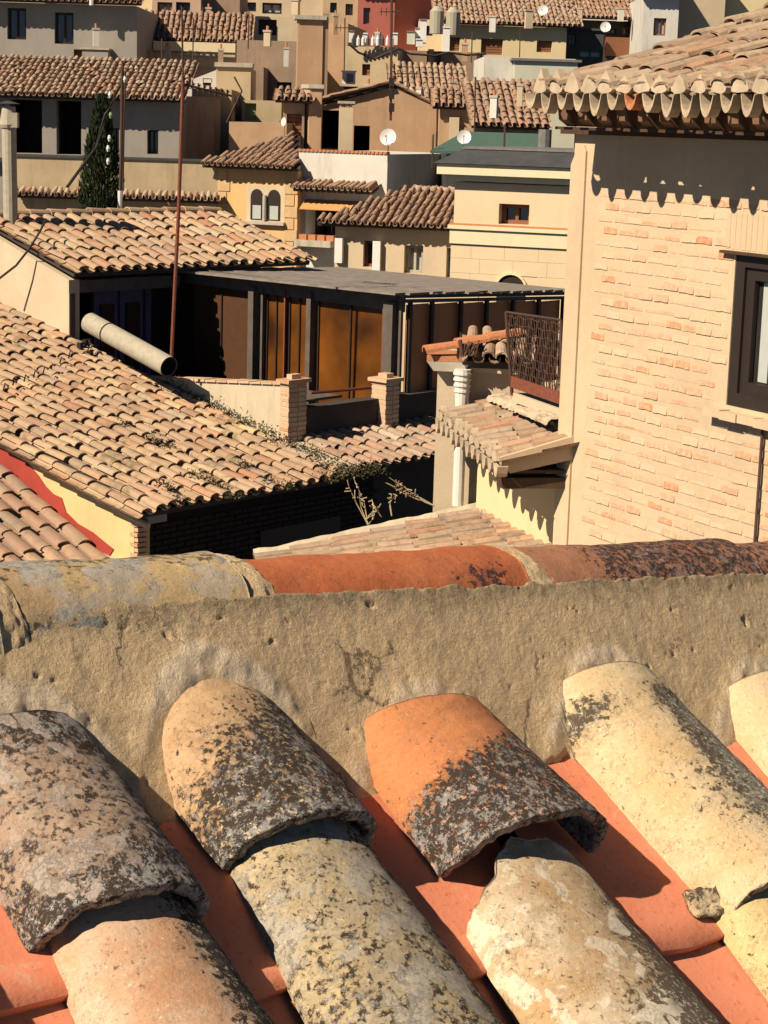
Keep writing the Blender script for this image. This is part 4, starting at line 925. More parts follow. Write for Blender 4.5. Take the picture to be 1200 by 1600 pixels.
for (x, y, m_) in ((172, 148, 'white_enamel'), (173, 180, 'green_shutter'), (171, 216, 'white_enamel'), (169, 232, 'white_enamel'), (169, 252, 'white_enamel'), (195, 124, 'white_enamel')):
    c = P(x, y, 37); mb = MB(); mb.tube([c-Z*.06, c, c+Z*.06], [.02, .038, .02], 8); mb.build('insulator', m_, r2)
mb = MB(); mb.tube([P(190, 130, 37), P(178, 155, 37), P(165, 178, 37), P(150, 230, 37), P(105, 292, 36)], .03, 5); mb.build('feeder_cable', 'cable', r2)
for i, (x, y0, y1, Y, l) in enumerate(((301, 28, 118, 56, 'thin pole against the peach house, right one'), (252, 60, 120, 56, 'thin pole in front of the cream banded parapet'), (316, 12, 44, 60, 'short thin pole at the roof of the brown shaded block'), (388, 16, 60, 58, 'thin pole above the long brown wall'), (538, 28, 110, 60, 'thin pole on the tan wall corner'),
        (611, 0, 170, 51, 'tall dark aerial pole standing on the tan gable'), (636, 98, 150, 54, 'thin pole above the sunlit grey brown roof'), (742, 120, 196, 46, 'thin pole left of the broad red brown roof'), (788, 194, 232, 36, 'dark rod on the slate tower roof'), (676, 210, 240, 43, 'rusty rod left of the green felt roof'), (737, 50, 82, 60, 'thin wire pole above the pilaster wall'), (812, 42, 88, 70, 'thin downpipe pole on the cream shuttered house'), (705, 95, 160, 56, 'leaning thin pole on the sunlit roof'))):
    a, b = P(x, y1, Y), P(x+1, y0, Y); root = thing('aerial_pole', l, 'pole', a); mb = MB(); mb.tube([a-Z*.3, b], .02 if i != 5 else .035, 5); mb.build('shaft', 'iron', root)
    if i in (0, 4, 5, 6):
        mb = MB(); c = b-Z*.3; mb.tube([c-np.array([.3, 0, 0]), c+np.array([.3, 0, .02])], .014, 4)
        for q in range(5): mb.tube([c+np.array([-.26+q*.13, 0, -.1]), c+np.array([-.26+q*.13, 0, .1])], .01, 4)
        mb.build('antenna', 'iron', root)
    if i == 5: 
        for (dy) in (128, 148, 168): mb = MB(); c = P(612, dy, Y-.1); mb.cbox(c, np.array([1., 0, 0]), np.array([0, 1., 0]), Z, .14, .12, .22); mb.build('junction_box', 'dark_frame', root)
# wire hanging over H2 roof
mb = MB(); mb.tube([P(72, 342, 29), P(62, 362, 28.8), P(45, 390, 28.6), (P(25, 415, 28.6)), P(-10, 442, 28.6)], .018, 5); tag(mb.build('cable', 'cable'), 'black cable drooping over the cream gable at the left edge', 'cable')

# moss and dry weeds
rng = random.Random(5)
def moss(label, spots, dens=34, up_=.05, par=None):
    mb = MB()
    for (c, s_) in spots:
        for k in range(dens):
            p = c+DA*rng.gauss(0, s_)+H*rng.gauss(0, s_)+Z*abs(rng.gauss(0, up_)); a = nrm([rng.gauss(0, 1), rng.gauss(0, 1), rng.uniform(.2, 1)]); b = nrm(np.cross(a, [rng.gauss(0, 1), rng.gauss(0, 1), .3])); L_ = rng.uniform(.02, .05)
            mb.quad(p-b*.012, p+b*.012, p+a*L_)
    o = mb.build('moss', 'moss', kind='stuff'); tag(o, label, 'moss')
sp = []
for k in range(40):
    t_ = k/39; L_ = 3.6*t_; c = C0+DA*(3.38+rng.gauss(0, .07))-H*L_*math.cos(BM)+Z*(L_*math.sin(BM)+.04); sp.append((c, .06))
moss('dark moss growing along the right hand valley of the large roof', sp)
sp = [(hit(x, y, C0+N_*.03, N_), .05) for x, y in ((228, 690), (242, 694), (262, 700), (190, 668), (300, 745), (312, 752), (330, 758), (345, 765), (250, 760), (265, 770), (380, 730), (420, 755), (450, 765), (365, 780), (280, 785), (500, 745), (520, 755), (540, 740))]
moss('scattered moss tufts on the middle and eave of the large roof', sp, 60)
sp = [(C0+DA*(3.25+.09*k)+H*.03+Z*(-.02-.0*k), .07) for k in range(8)]
moss('thick green moss hanging from the eave beside the valley', sp, 150, .07)
def weed(label, px, py, Y, sticks):
    root = thing('dry_weed', label, 'plant', P(px, py, Y), 'dry weeds on the roof edge'); 
    for (dx, dy) in sticks:
        a = P(px, py, Y); b = P(px+dx, py+dy, Y); m_ = (a+b)/2+np.array([.02*rng.gauss(0, 1), .03, .02*rng.gauss(0, 1)]); mb = MB(); mb.tube([a, m_, b], [.007, .005, .003], 5)
        for q in range(6):
            t_ = rng.uniform(.55, 1); c = a+(b-a)*t_; mb.tube([c, c+np.array([rng.gauss(0, .03), rng.gauss(0, .03), rng.gauss(.01, .03)])], [.004, .006], 4)
        mb.build('stem', 'straw', root)
weed('branched dry weed stalk at the left of the low near roof', 575, 820, 18, [(-30, -60), (-22, -72), (-14, -50), (6, -20)])
weed('short upright dry weed beside the branched stalk', 582, 812, 18, [(-1, -32), (10, -20)])
weed('pair of upright dry stems before the dark wall', 612, 806, 18.2, [(0, -34), (7, -34)])
weed('long dry stalk leaning left towards the dark wall', 678, 790, 18.3, [(-76, -36), (-60, -34), (-70, -44), (-40, -20)])

# ================================================================== small building with the white downpipe (S)
F = Face(684, 574, 18.3, -5)
h, w = house('outbuilding', 'small beige building with stone corbel and white downpipe', 'building', F, 812, mat='cream_plaster', depth=1.6)
k = 18.2/FPX
u, z = F.uz(668, 562); mb = MB(); ww = F.uz(734, 565)[0]-u
mb.prism([F.p(u, z, .12), F.p(u+ww, z-.0, .12), F.p(u+ww-.03, z-.09, .12), F.p(u+.07, z-.09, .12)], -F.N*1.0); mb.build('corbel', 'stone_cap', h)
u2, z2 = F.uz(736, 580); mb = MB(); mb.box(F.p(u2, z2, .0), F.U*.45, Z*.08, F.N*.10); mb.build('eave_mortar', 'cream_plaster', h)
roof(h, F.p(u+.34, z+.05, .22), F.U, F.N, R(14), 4, .7, .155, .35, mat='tile_grey', hw=.062)
ridge_caps(h, F.p(u-.02, z+.07, .12), F.p(u+.85, z+.25, -.25), .075, 'terracotta', n=3)
mb = MB(); mb.box(F.p(u+.0, z+.003, .11), F.U*.33, Z*.05, -F.N*.5); mb.build('bed_tile', 'terracotta', h)
c = F.p(F.uz(724, 590)[0], 0, .16)
rt_ = thing('downpipe', 'white downpipe with collar rings on the small beige building', 'pipe', c-Z*1.3)
zt1 = P(724, 577, c[1])[2]; zt2 = P(724, 640, c[1])[2]; zt3 = P(724, 790, c[1])[2]
mb = MB(); mb.tube([np.array([c[0], c[1], zt1]), np.array([c[0], c[1], zt2])], [.082, .06], 14); mb.build('hopper', 'white_pipe', rt_)
for q in range(4): zz = zt1-.03-q*.055; mb = MB(); mb.tube([np.array([c[0], c[1], zz]), np.array([c[0], c[1], zz-.02])], .092-.004*q, 14); mb.build('collar', 'white_pipe', rt_)
mb = MB(); mb.tube([np.array([c[0], c[1], zt2]), np.array([c[0], c[1], zt3])], .055, 12); mb.build('pipe', 'white_pipe', rt_)
sp = [(P(728, 540, 18.1), .04), (P(738, 534, 18.1), .04), (P(745, 545, 18.1), .03)]
root = thing('broken_tile_pile', 'dark broken tile shards heaped on top of the small beige building', 'rubble', P(733, 548, 18.1))
for k in range(9):
    c = P(720+k*3.2, 549-7*random.random(), 18.05); mb = MB(); a_ = nrm([random.gauss(0, .5), random.gauss(0, .4), 1]); b_ = nrm(np.cross(a_, [1, random.random(), 0])); c_ = np.cross(a_, b_)
    mb.cbox(c, a_, b_, c_, .10+.05*random.random(), .05, .012); mb.build('shard', 'dark_wood', root)

# railing
a = P(877, 500, 16.25); Ud = np.array([-.493, .87, 0]); b = a+Ud*.86; zl = -.62
b[2] = P(801, 488, b[1])[2]; a2 = P(877, 622, a[1]); b2 = P(801, 596, b[1])
root = thing('balcony_railing', 'rusty brown iron balcony railing against the amber pergola', 'railing', a2)
mb = MB(); mb.tube([a, b], .012, 6); mb.build('top_rail', 'iron', root)
for p, q, t_ in ((a2, b2, .05), ): mb = MB(); mb.prism([p-Z*.05, q-Z*.05, q+Z*.05, p+Z*.05], np.array([-.02, -.01, 0])); mb.build('bottom_rail', 'rust', root)
for s_ in (0, 1):
    p, q = (a2, a) if s_ == 0 else (b2-Z*.12, b); mb = MB(); mb.tube([p, q], .018, 6); mb.build('post', 'iron', root)
for k in range(26):
    f_ = (k+.5)/26; p = a2+(b2-a2)*f_; q = a+(b-a)*f_; mb = MB(); n_ = 9
    mb.tube([p+(q-p)*j/n_+np.array([.006, .004, 0])*math.sin(j*2.2+k*1.9) for j in range(n_+1)], .0055, 4); mb.build('baluster', 'iron', root)
for k in range(9):
    f_ = (k+.5)/9; p = a2+(a-a2)*f_; q = b2+(b-b2)*f_; mb = MB(); mb.tube([p+(q-p)*j/12+Z*.014*math.sin(j*2.6+k*2) for j in range(13)], .0045, 4); mb.build('scroll_bar', 'iron', root)
mb = MB(); mb.prism([a2-Z*.10, b2-Z*.10, b2-Z*.10+np.array([.5, .0, 0]), a2-Z*.10+np.array([.5, 0, 0])], -Z*.08); tag(mb.build('balcony_slab', 'cream_plaster'), 'cream balcony slab below the rusty railing', 'slab')

# low near roof (R6)
U6 = np.array([.165, -.986, 0]); H6 = np.array([-.986, -.165, 0])
o6 = P(396, 874, 17.7)
root = thing('tiled_house', 'low near roof of thin mixed tiles just above the orange ridge tile', 'building', (o6[0]+1, o6[1]-1, GROUND))
roof(root, o6, U6, H6, R(12), 16, 2.6, .2, .36, mat='tile_weathered', indiv=110, jit=.012)
mb = MB(); a = o6-H6*.15-Z*.12; mb.prism([a, a+U6*3, a+U6*3+Z*(GROUND-a[2]), a+Z*(GROUND-a[2])], -H6*2.4); mb.build('wall', 'brown_wall', root)
vm = MB(); L_ = 2.3
vm.grid(40, 4, lambda s_, t_: o6-H6*(s_*L_)+Z*(s_*L_*math.tan(R(12))+.03+.05*math.sin(t_*math.pi)+.025*noise.noise(Vector((s_*14, t_*2, 0))))-U6*(.10*(t_-.5)+.04)); vm.build('verge_mortar', 'parapet_plaster', root)

# ================================================================== RIGHT HOUSE (brick)
W = Face(1000, 500, 15.0, 0); W.U = np.array([.4924, -.8704, 0]); W.N = np.array([-.8704, -.4924, 0])
eaveZ = .02
hx = W.uz(890, 400)[0]
rootH = thing('brick_house', 'sunlit brick house with plastered corner and tiled eave on wooden rafters', 'house', (W.p(1, GROUND-W.O[2])))
# window hole
(wu0, wz1), (_, wz0) = W.uz(1150, 394), W.uz(1150, 636); wu1 = wu0+1.05; 
zt = .30-W.O[2]; zb = GROUND-W.O[2]
mb = MB(); wall_holes(mb, W, hx, hx+7, zb, zt, [(wu0, wu1, wz0, wz1)], .10)
p0, p1 = W.p(hx, 0, 0), W.p(hx+7, 0, 0); q0, q1 = W.p(hx, 0, -4), W.p(hx+7, 0, -4)
for a, b in ((p0, q0), (q0, q1), (q1, p1)): mb.quad(a+Z*zb, b+Z*zb, b+Z*zt, a+Z*zt)
mb.build('wall', 'right_house_plaster', rootH)
# dark timber window
fr = MB(); t_ = .10
for a, b, c, d in ((wu0, wu0+t_, wz0, wz1), (wu1-t_, wu1, wz0, wz1), (wu0+t_, wu1-t_, wz0, wz0+t_), (wu0+t_, wu1-t_, wz1-t_, wz1)): fr.box(W.p(a, c, -.07), W.U*(b-a), Z*(d-c), W.N*.06)
for a, b, c, d in ((wu0+t_, wu0+t_+.09, wz0+t_, wz1-t_), (wu0+t_+.09, wu1-t_, wz0+t_, wz0+t_+.09), (wu0+t_+.09, wu1-t_, wz1-t_-.09, wz1-t_)): fr.box(W.p(a, c, -.075), W.U*(b-a), Z*(d-c), W.N*.04)
wf = fr.build('window', 'dark_frame', rootH)
g = MB(); g.box(W.p(wu0+.02, wz0+.02, -.096), W.U*(wu1-wu0-.04), Z*(wz1-wz0-.04), W.N*.012); g.build('pane', 'window_glass', wf)
for k in range(4): g = MB(); g.box(W.p(wu0+.24+k*.16, wz0+.2, -.083), W.U*.1, Z*(wz1-wz0-.4), W.N*.004); g.build('curtain', 'curtain', wf)
# sill and lintel
s0 = wu0-.14; sw = wu1+.2; mb = MB()
(_, sz) = W.uz(1122, 636)
for k in range(7): mb.box(W.p(s0+k*.19, sz-.05-.02*random.random(), .0), W.U*.187, Z*.06, W.N*(.09+.012*random.random()))
mb.build('sill', 'right_house_plaster', rootH)
lm = MB(); lm.box(np.zeros(3), W.U*.045, Z*.26, W.N*.012); lme = lm.mesh('brick', 'right_house_plaster')
for k in range(22): inst('brick', lme, rootH, Matrix.Translation(Vector(W.p(wu0-.12+k*.06, wz1+.02, -.0105+random.uniform(0, .0015)))))
mb = MB(); mb.box(W.p(wu0-.13, wz1-.012, .0), W.U*1.4, Z*.02, W.N*.05); mb.build('lintel_edge', 'dark_wood', rootH)
# bricks: courses of slightly proud, uneven bricks
def brick_mesh(seed):
    r_ = random.Random(seed); n = 4; mb = MB(); L_, h_ = .182, .062; pts = []
    top_ = [(L_*i/n, h_/2+r_.uniform(-.007, .005)) for i in range(n+1)]; bot = [(L_*i/n, -h_/2+r_.uniform(-.003, .003)) for i in range(n+1)]
    dp = r_.uniform(.009, .015)
    for (x, z) in top_: pts.append((x, z, 0))
    for (x, z) in top_: pts.append((x+(.004 if x == 0 else -.004 if x == L_ else 0), z-.010, dp*.45))
    for (x, z) in bot: pts.append((x+(.003 if x == 0 else -.003 if x == L_ else 0), z, dp))
    for (x, z) in bot: pts.append((x, z-.002, 0))
    mb.v = [tuple(W.U*x+Z*z+W.N*d) for x, z, d in pts]; m_ = n+1
    for r2 in range(3):
        for i in range(n): q = r2*m_+i; mb.f.append((q, q+1, q+m_+1, q+m_))
    mb.f.append((0, m_, 2*m_, 3*m_)); mb.f.append((n, n+3*m_, n+2*m_, n+m_))
    return mb.mesh('brick', 'wall_brick')
bms = [brick_mesh(i) for i in range(8)]
uL = W.uz(930, 420)[0]; z = W.uz(1000, 306)[1]; cnt = 0; rest = MB(); row = 0
zend = W.uz(1000, 870)[1]
cand = []
while z > zend:
    u = uL+random.uniform(-.02, .02)+(0.09 if row % 2 else 0)
    while u < uL+2.9:
        ok = not (wu0-.19 < u < wu1+.05 and wz0-.10 < z < wz1+.30)
        if ok: cand.append((u, z+.008*noise.noise(Vector((u*2, z*3, 0)))))
        u += .2+random.uniform(-.02, .012)
    z -= .0945; row += 1
cand2 = []
for u, z_ in cand:
    x, y = pj(W.p(u, z_)); cand2.append((not (x < 1205 and y < 860), -u, u, z_, random.random()))
cand2.sort()
for k, (o_, _, u, z_, rr) in enumerate(cand2):
    M_ = Matrix.Translation(Vector(W.p(u, z_, -.004-.006*rr)))
    if k < 275 and not o_: inst('brick', random.choice(bms), rootH, M_)
    else:
        me = random.choice(bms); b0 = len(rest.v); rest.v += [tuple(M_ @ v_.co) for v_ in me.vertices]; rest.f += [tuple(b0+i for i in p.vertices) for p in me.polygons]
rest.build('bricks', 'wall_brick', rootH, kind='stuff')
# corner pier that rises past the eave shadow
pu0 = hx-.02; pu1 = W.uz(915, 300)[0]; zt_p = W.uz(900, 226)[1]
mb = MB(); pts = [(pu0, zb), (pu1, zb), (pu1, zt_p-.05), (pu1-.03, zt_p), (pu0+.10, zt_p), (pu0, zt_p-.16)]
mb.prism([W.p(a, b, .002) for a, b in pts], W.N*.016); mb.build('corner_pier', 'right_house_plaster', rootH)
# conduit
(u, z1_), (_, z0_) = W.uz(1197, 664), W.uz(1197, 850); mb = MB(); mb.tube([W.p(u, z1_, .03), W.p(u, z0_-.3, .03)], .012, 6); mb.build('conduit', 'iron', rootH)
# roof
OV = .72; eL = W.p(hx-.18+.35*0, 0, OV); 
tE = None
best = min(((abs(pj(np.array([W.p(u_, 0, OV)[0], W.p(u_, 0, OV)[1], .2]))[0]-832), u_) for u_ in np.linspace(hx-1.5, hx+1.5, 301)))[1]
eL = W.p(best, 0, OV); eL[2] = .275
rp, Nr, Vr = roof(rootH, eL, W.U, W.N, R(17), 25, 5.2, .215, .38, mat='tile_weathered', indiv=230, jit=.012, hw=.092, curve=lambda u, v: .02*math.sin(u*3+v*2))
# mortar plugs: pale jagged tile ends at the eave
def eave_ends(part, O, U, V, N, out, n, pitch, hw, k_=1.0):
    for i in range(n):
        c = O+U*(pitch*(i+.5)+random.gauss(0, .006))+V*.012+N*.01; hh = random.uniform(.09, .15)*k_; ww = hw*random.uniform(.82, 1.02); lean = random.uniform(-.15, .15)*ww
        pts = []
        for q in range(9):
            t_ = q/8; x = -ww+2*ww*t_; pts.append((x+lean*(1-abs(2*t_-1)), hh*(1-abs(2*t_-1)**1.25)+random.gauss(0, .006)))
        pts += [(ww*.9, -.018), (ww*.4, -.02-.02*random.random()), (-ww*.35, -.018-.02*random.random()), (-ww*.9, -.016)]
        mb = MB(); mb.prism([c+U*x+Z*(y_) for x, y_ in pts], -out*.06); mb.build('mortar_plug', 'eave_mortar', part)
    for i in range(n+1):
        c = O+U*(pitch*i)+V*.035-N*.03; A_, B_ = [], []; dp = random.uniform(.075, .125)*k_; w_ = pitch*random.uniform(.29, .35)
        for q in range(8):
            t_ = q/7; x = -w_+2*w_*t_; A_.append(c+U*x-Z*(dp*(1-(2*t_-1)**2)**.8-.012)); B_.append(c+U*x*1.06-Z*((dp+.034)*(1-(2*t_-1)**2)**.7-.004))
        mb = MB()
        for q in range(7): mb.prism([A_[q], A_[q+1], B_[q+1], B_[q]], -out*.09)
        mb.build('pan_end', 'terracotta' if random.random() < .06 else 'eave_mortar', part)
eave_ends(rp, eL, W.U, Vr, Nr, W.N, 25, .215, .1)
# soffit board, rafters, wall plate
mb = MB(); mb.box(W.p(best+.05, 0, OV-.26)*[1, 1, 0]+Z*.172, W.U*7.5, Z*.025, -W.N*(OV+.0)); mb.build('soffit', 'dark_wood', rootH)
for i in range(24):
    u = best+.12+i*.255; p = W.p(u, 0, -.05); p[2] = .005; mb = MB()
    pr = [(0, .0), (OV-.20, .0), (OV-.12, .05), (OV-.10, .168), (0, .168)]
    mb.prism([p+W.N*a+Z*b for a, b in pr], W.U*.12); mb.build('rafter', 'rafter_wood', rootH)
p = W.p(hx-.1, 0, .0); p[2] = -.055; mb = MB(); mb.box(p, W.U*7, Z*.055, W.N*.08); mb.build('wall_plate', 'dark_wood', rootH)
p = W.p(best, 0, OV-.22); p[2] = -.02; mb = MB(); mb.box(p, W.U*7.4, Z*.022, -W.N*.05); mb.build('eave_batten', 'dark_wood', rootH)

# ================================================================== lean-to roof (T) and yellow wall
UT = np.array([.165, -.986, 0]); HT = np.array([-.986, -.165, 0])
e0 = P(687, 650, 18.0); e1p = P(779, 728, 15.6)
LT = 2.4
root = thing('lean_to', 'small lean to with scalloped tile edge above a yellow wall beside the brick house', 'lean-to', P(800, 850, 16.5))
UTt = nrm(e1p-e0); UTh = nrm([UTt[0], UTt[1], 0]); HTt = np.array([UTh[1], -UTh[0], 0]); HTt = HTt if HTt[0] < 0 else -HTt
Lt = np.linalg.norm(e1p-e0); nt = 11
rpT, NT_, VT = roof(root, e0, UTh, HTt, R(15), nt, 1.35, Lt/nt, .34, mat='tile_weathered', indiv=60, hw=.085)
eave_ends(rpT, e0, UTh, VT, NT_, HTt, nt, Lt/nt, .09, .8)
# plastered verge at the near end, ridge mortar
q = e0+UTh*(Lt+.01); mb = MB(); tb = math.tan(R(15))
mb.prism([q+Z*.03, q-HTt*1.0+Z*(tb*1.0+.05), q-HTt*1.0+Z*(tb*1.0-.17), q+Z*-.10-HTt*.1], -UTh*.06); mb.build('verge_plaster', 'right_house_plaster', root)
vm = MB(); a = P(782, 622, 17.8); b = P(878, 662, 15.9)
vm.grid(60, 12, lambda s_, t_: a+(b-a)*s_+np.array([.13*math.cos(t_*math.pi), .02, .06*math.sin(t_*math.pi)])*(1+.35*noise.noise(Vector((s_*22, t_*3, 3))))+Z*(-.02+.02*noise.noise(Vector((s_*50, t_*8, 1))))); vm.build('ridge_mortar', 'eave_mortar', root)
# wall below: from the small building to the brick house
TW = Face(745, 760, 18.0, 0); nr = P(902, 760, 15.70); TW.U = nrm([nr[0]-TW.O[0], nr[1]-TW.O[1], 0]); TW.N = np.array([TW.U[1], -TW.U[0], 0]); Lw = np.linalg.norm((nr-TW.O)[:2])
mb = MB(); a = TW.p(0, 0); a[2] = e0[2]-.06; mb.prism([a, a+TW.U*Lw, a+TW.U*Lw-Z*6, a-Z*6], -TW.N*.35); mb.build('wall', 'yellow_wall', root)
ua = TW.uz(873, 760)[0]; ub = TW.uz(905, 760)[0]; mb = MB(); mb.box(TW.p(ua, TW.uz(880, 900)[1], .0), TW.U*(min(ub, Lw)-ua), Z*(TW.uz(880, 722)[1]-TW.uz(880, 900)[1]), TW.N*.006); mb.build('paint_patch', 'yellow_plaster', root, label='bright yellow paint low in the corner by the brick house')
for i in range(7):
    p = e0-HTt*.46+UTh*(.35+i*.3)-Z*.20; mb = MB(); mb.box(p, UTh*.09, Z*.1, HTt*.36); mb.build('rafter', 'dark_wood', root)
mb = MB(); mb.box(e0-HTt*.08-Z*.11+UTh*.15, UTh*(Lt-.2), Z*.025, -HTt*.5); mb.build('soffit', 'dark_wood', root)
mb = MB(); mb.box(e0+UTh*(Lt-.25)-HTt*.05-Z*.24, UTh*.2, Z*.09, -HTt*.9); mb.build('end_beam', 'dark_wood', root)

# ================================================================== FOREGROUND ROOF
r_ = nrm(ray(3950, 770)); d_ = -nrm(ray(-2300, -2900)); d_ = nrm(d_-r_*(r_@d_)); n_ = nrm(np.cross(r_, d_)); n_ = n_ if n_[2] > 0 else -n_
FO = P(590, 1240, 1.85)
FM = frame(FO, r_, -d_, n_)      # local y runs up the slope
rootF = thing('near_tiled_roof', 'near roof with lichen covered barrel tiles, red channel tiles and mortared ridge', 'roof', None, M=FM)
def fpart(name, mb, mat, parent=None, attr=None, label=None, kind=None):
    me = bpy.data.meshes.new(name); me.from_pydata([(q[0], -q[1], q[2]) for q in mb.v], [], [f[::-1] for f in mb.f]); me.update(); me.materials.append(MATS[mat])
    me.polygons.foreach_set('use_smooth', [True]*len(me.polygons))
    for k, vals in (attr or {}).items():
        a = me.attributes.new(k, 'FLOAT', 'POINT'); a.data.foreach_set('value', vals)
    o = bpy.data.objects.new(name, me); COL.objects.link(o); o.parent = parent or rootF
    if label: o['label'] = label
    if kind: o['kind'] = kind
    return o
def fbm(p, o=4):
    s = 0; a = 1; q = Vector(p)
    for _ in range(o): s += a*noise.noise(q); q = q*2.07+Vector((3.1, 1.7, 5.3)); a *= .5
    return s
def cover(mat, top, bot, h, t=.014, dirt=None, ragged=.004, seed=0, topedge=None, botedge=None, label=None, bumpy=.0016, wtop=0.0, wbot=0.006, nu=72, nv=110, sup=.80):
    """top/bot: (u_left, u_right, v). h crest heights (top, bottom)."""
    mb = MB(); D = []; V = []
    L = bot[2]-top[2]
    def surf(a, b, off):
        th = math.pi*a; c = -math.cos(th); s = max(0, math.sin(th))**sup
        b0 = 0+(topedge(a) if topedge else 0)/L; b1 = 1+(botedge(a) if botedge else 0)/L
        b1 += ragged*fbm((a*9, seed, 1.3))/L
        bb = b0+(b1-b0)*b
        ul = top[0]+(bot[0]-top[0])*bb; ur = top[1]+(bot[1]-top[1])*bb; v = top[2]+L*bb
        cen = (ul+ur)/2; hw = (ur-ul)/2; hh = h[0]+(h[1]-h[0])*bb; w0 = wtop+(wbot-wtop)*bb
        nd = bumpy*.45*fbm((a*9+seed*3.1, v*60, seed*1.7), 5)+bumpy*1.2*fbm((a*1.5+seed, v*7, seed*2.7), 2)
        e = off+nd
        return (cen+c*(hw+e), v, w0+s*(hh+e)), bb
    for i in range(nu):
        for j in range(nv):
            p, bb = surf(i/(nu-1), j/(nv-1), 0); V.append(p); D.append(dirt(bb, 2*i/(nu-1)-1) if dirt else .4)
    mb.v = V
    for i in range(nu-1):
        for j in range(nv-1): q = i*nv+j; mb.f.append((q, q+nv, q+nv+1, q+1))
    # thickness: rounded lip at both ends and inner surface
    def strip(prev, off, b, drt):
        idx = []
        for i in range(nu):
            p, bb = surf(i/(nu-1), b, off); idx.append(len(mb.v)); mb.v.append(p); D.append(drt)
        for i in range(nu-1): mb.f.append((prev[i], prev[i+1], idx[i+1], idx[i]))
        return idx
    pr = [i*nv+nv-1 for i in range(nu)]
    for off, b, dd in ((-.0015, 1.004, .9), (-t*.5, 1.007, .95), (-t*.9, 1.003, .95), (-t, .98, 1), (-t, .6, 1), (-t, 0, 1)): pr = strip(pr, off, b, dd)
    pr2 = [i*nv for i in range(nu)]
    for off, b, dd in ((-.002, -.004, .35), (-t*.6, -.006, .3), (-t, .0, .4)): pr2 = strip(pr2, off, b, dd)
    sm = lambda e: e
    return fpart('cover_tile', mb, mat, attr={'dirt': D}, label=label)
sg = lambda x, a, b: min(1, max(0, (x-a)/(b-a)))
# A (left column)
cover('tile_a', (-.468, -.308, -.100), (-.464, -.292, .118), (.060, .070), seed=1, dirt=lambda b, s: .54+.26*sg(s, -.1, 1)-.10*sg(b, .15, .3)*(1-sg(b, .6, .9))+.22*sg(b, .82, 1)+.25*(1-sg(b, .05, .25))*sg(s, -.3, .2), ragged=.005, label='grey lichen crusted upper tile of the leftmost column', bumpy=.0024)
cover('tile_a_low', (-.440, -.302, .085), (-.475, -.272, .42), (.050, .064), seed=2, dirt=lambda b, s: .1+.72*sg(s, .0, .6)*(1-sg(b, .45, .8))+.15*sg(b, .0, .15), label='smooth peach coloured lower tile of the leftmost column')
# B
cover('tile_b', (-.258, -.082, -.124), (-.238, -.060, .066), (.060, .067), seed=3, dirt=lambda b, s: .20+.46*sg(b+.45*s, -.05, .50)+.22*sg(s, .1, 1)+.2*sg(b, .88, 1), ragged=.003, label='orange tile with black and grey lichen, second column', bumpy=.0022)
cover('tile_b_low', (-.224, -.074, .035), (-.262, -.052, .42), (.048, .064), seed=4, dirt=lambda b, s: .42+.22*sg(s, .0, 1)+.12*sg(b, .3, 1), label='yellow grey speckled lower tile of the second column')
# C
cover('tile_c', (-.004, .190, -.070), (.000, .226, .118), (.064, .082), seed=5, dirt=lambda b, s: -.04+.74*sg(b+.25*s, .22, .50)+.18*sg(s, .3, 1)+.12*sg(b, .9, 1), ragged=.004, label='bright orange tile half covered by dark lichen, third column', bumpy=.0026)
cover('tile_c_low', (-.006, .180, .138), (-.04, .205, .46), (.044, .066), seed=6, dirt=lambda b, s: .34+.4*sg(s, .05, .5)*sg(b, .1, .3)+.40*sg(b, .45, .6)*sg(s, -.3, .2),
      topedge=lambda a: .045*sg(a, .35, .0)-.028*sg(a, .3, .48)*sg(a, .85, .6)+.010*fbm((a*8, 2, 2), 3)+.02*sg(a, .8, 1), label='broken ended cream tile with white mortar, third column', bumpy=.002)
# D
cover('tile_d', (.296, .485, -.088), (.322, .520, .235), (.068, .078), seed=7, dirt=lambda b, s: .28+.68*sg(s, -.10, .22)*(1-sg(s, .62, .85))*sg(b, .06, .2)+.26*sg(b, .35, .55)*(1-sg(b, .75, .9))*sg(s, -.6, 0)+.42*(1-sg(abs(b-.16), .0, .10))*(1-sg(s, -.6, -.2))+.25*sg(s, .6, 1), ragged=.003, label='long cream yellow tile with black streaks, fourth column', bumpy=.002, nv=140)
cover('tile_d_low', (.318, .470, .195), (.300, .490, .52), (.050, .062), seed=8, dirt=lambda b, s: .25+.3*sg(b, .2, .6), label='yellow lower tile of the fourth column')
# E (right edge, mostly mortar)
cover('tile_d', (.585, .750, -.062), (.590, .765, .24), (.058, .064), seed=9, dirt=lambda b, s: .2+.3*sg(s, 0, 1), label='pale tile at the right edge, fifth column')
cover('tile_b_low', (.590, .740, .20), (.585, .765, .5), (.05, .06), seed=10)
for k_ in range(4):
    s0 = .29*(k_+1)
    cover(['tile_a', 'tile_b', 'tile_c', 'tile_d'][k_], (.585+s0, .750+s0, -.062), (.590+s0, .765+s0, .24), (.058, .064), seed=30+k_, dirt=lambda b, s: .3+.3*sg(s, 0, 1), nu=36, nv=50)
    cover(['tile_d_low', 'tile_a_low', 'tile_b_low', 'tile_c_low'][k_], (.590+s0, .740+s0, .20), (.585+s0, .765+s0, .5), (.05, .06), seed=40+k_, nu=36, nv=50)
# extra column off frame left so the roof goes on
cover('tile_b', (-.74, -.58, -.14), (-.73, -.575, .12), (.062, .074), seed=11, dirt=lambda b, s: .5)
cover('tile_a', (-.73, -.585, .09), (-.74, -.57, .42), (.05, .06), seed=12, dirt=lambda b, s: .5)
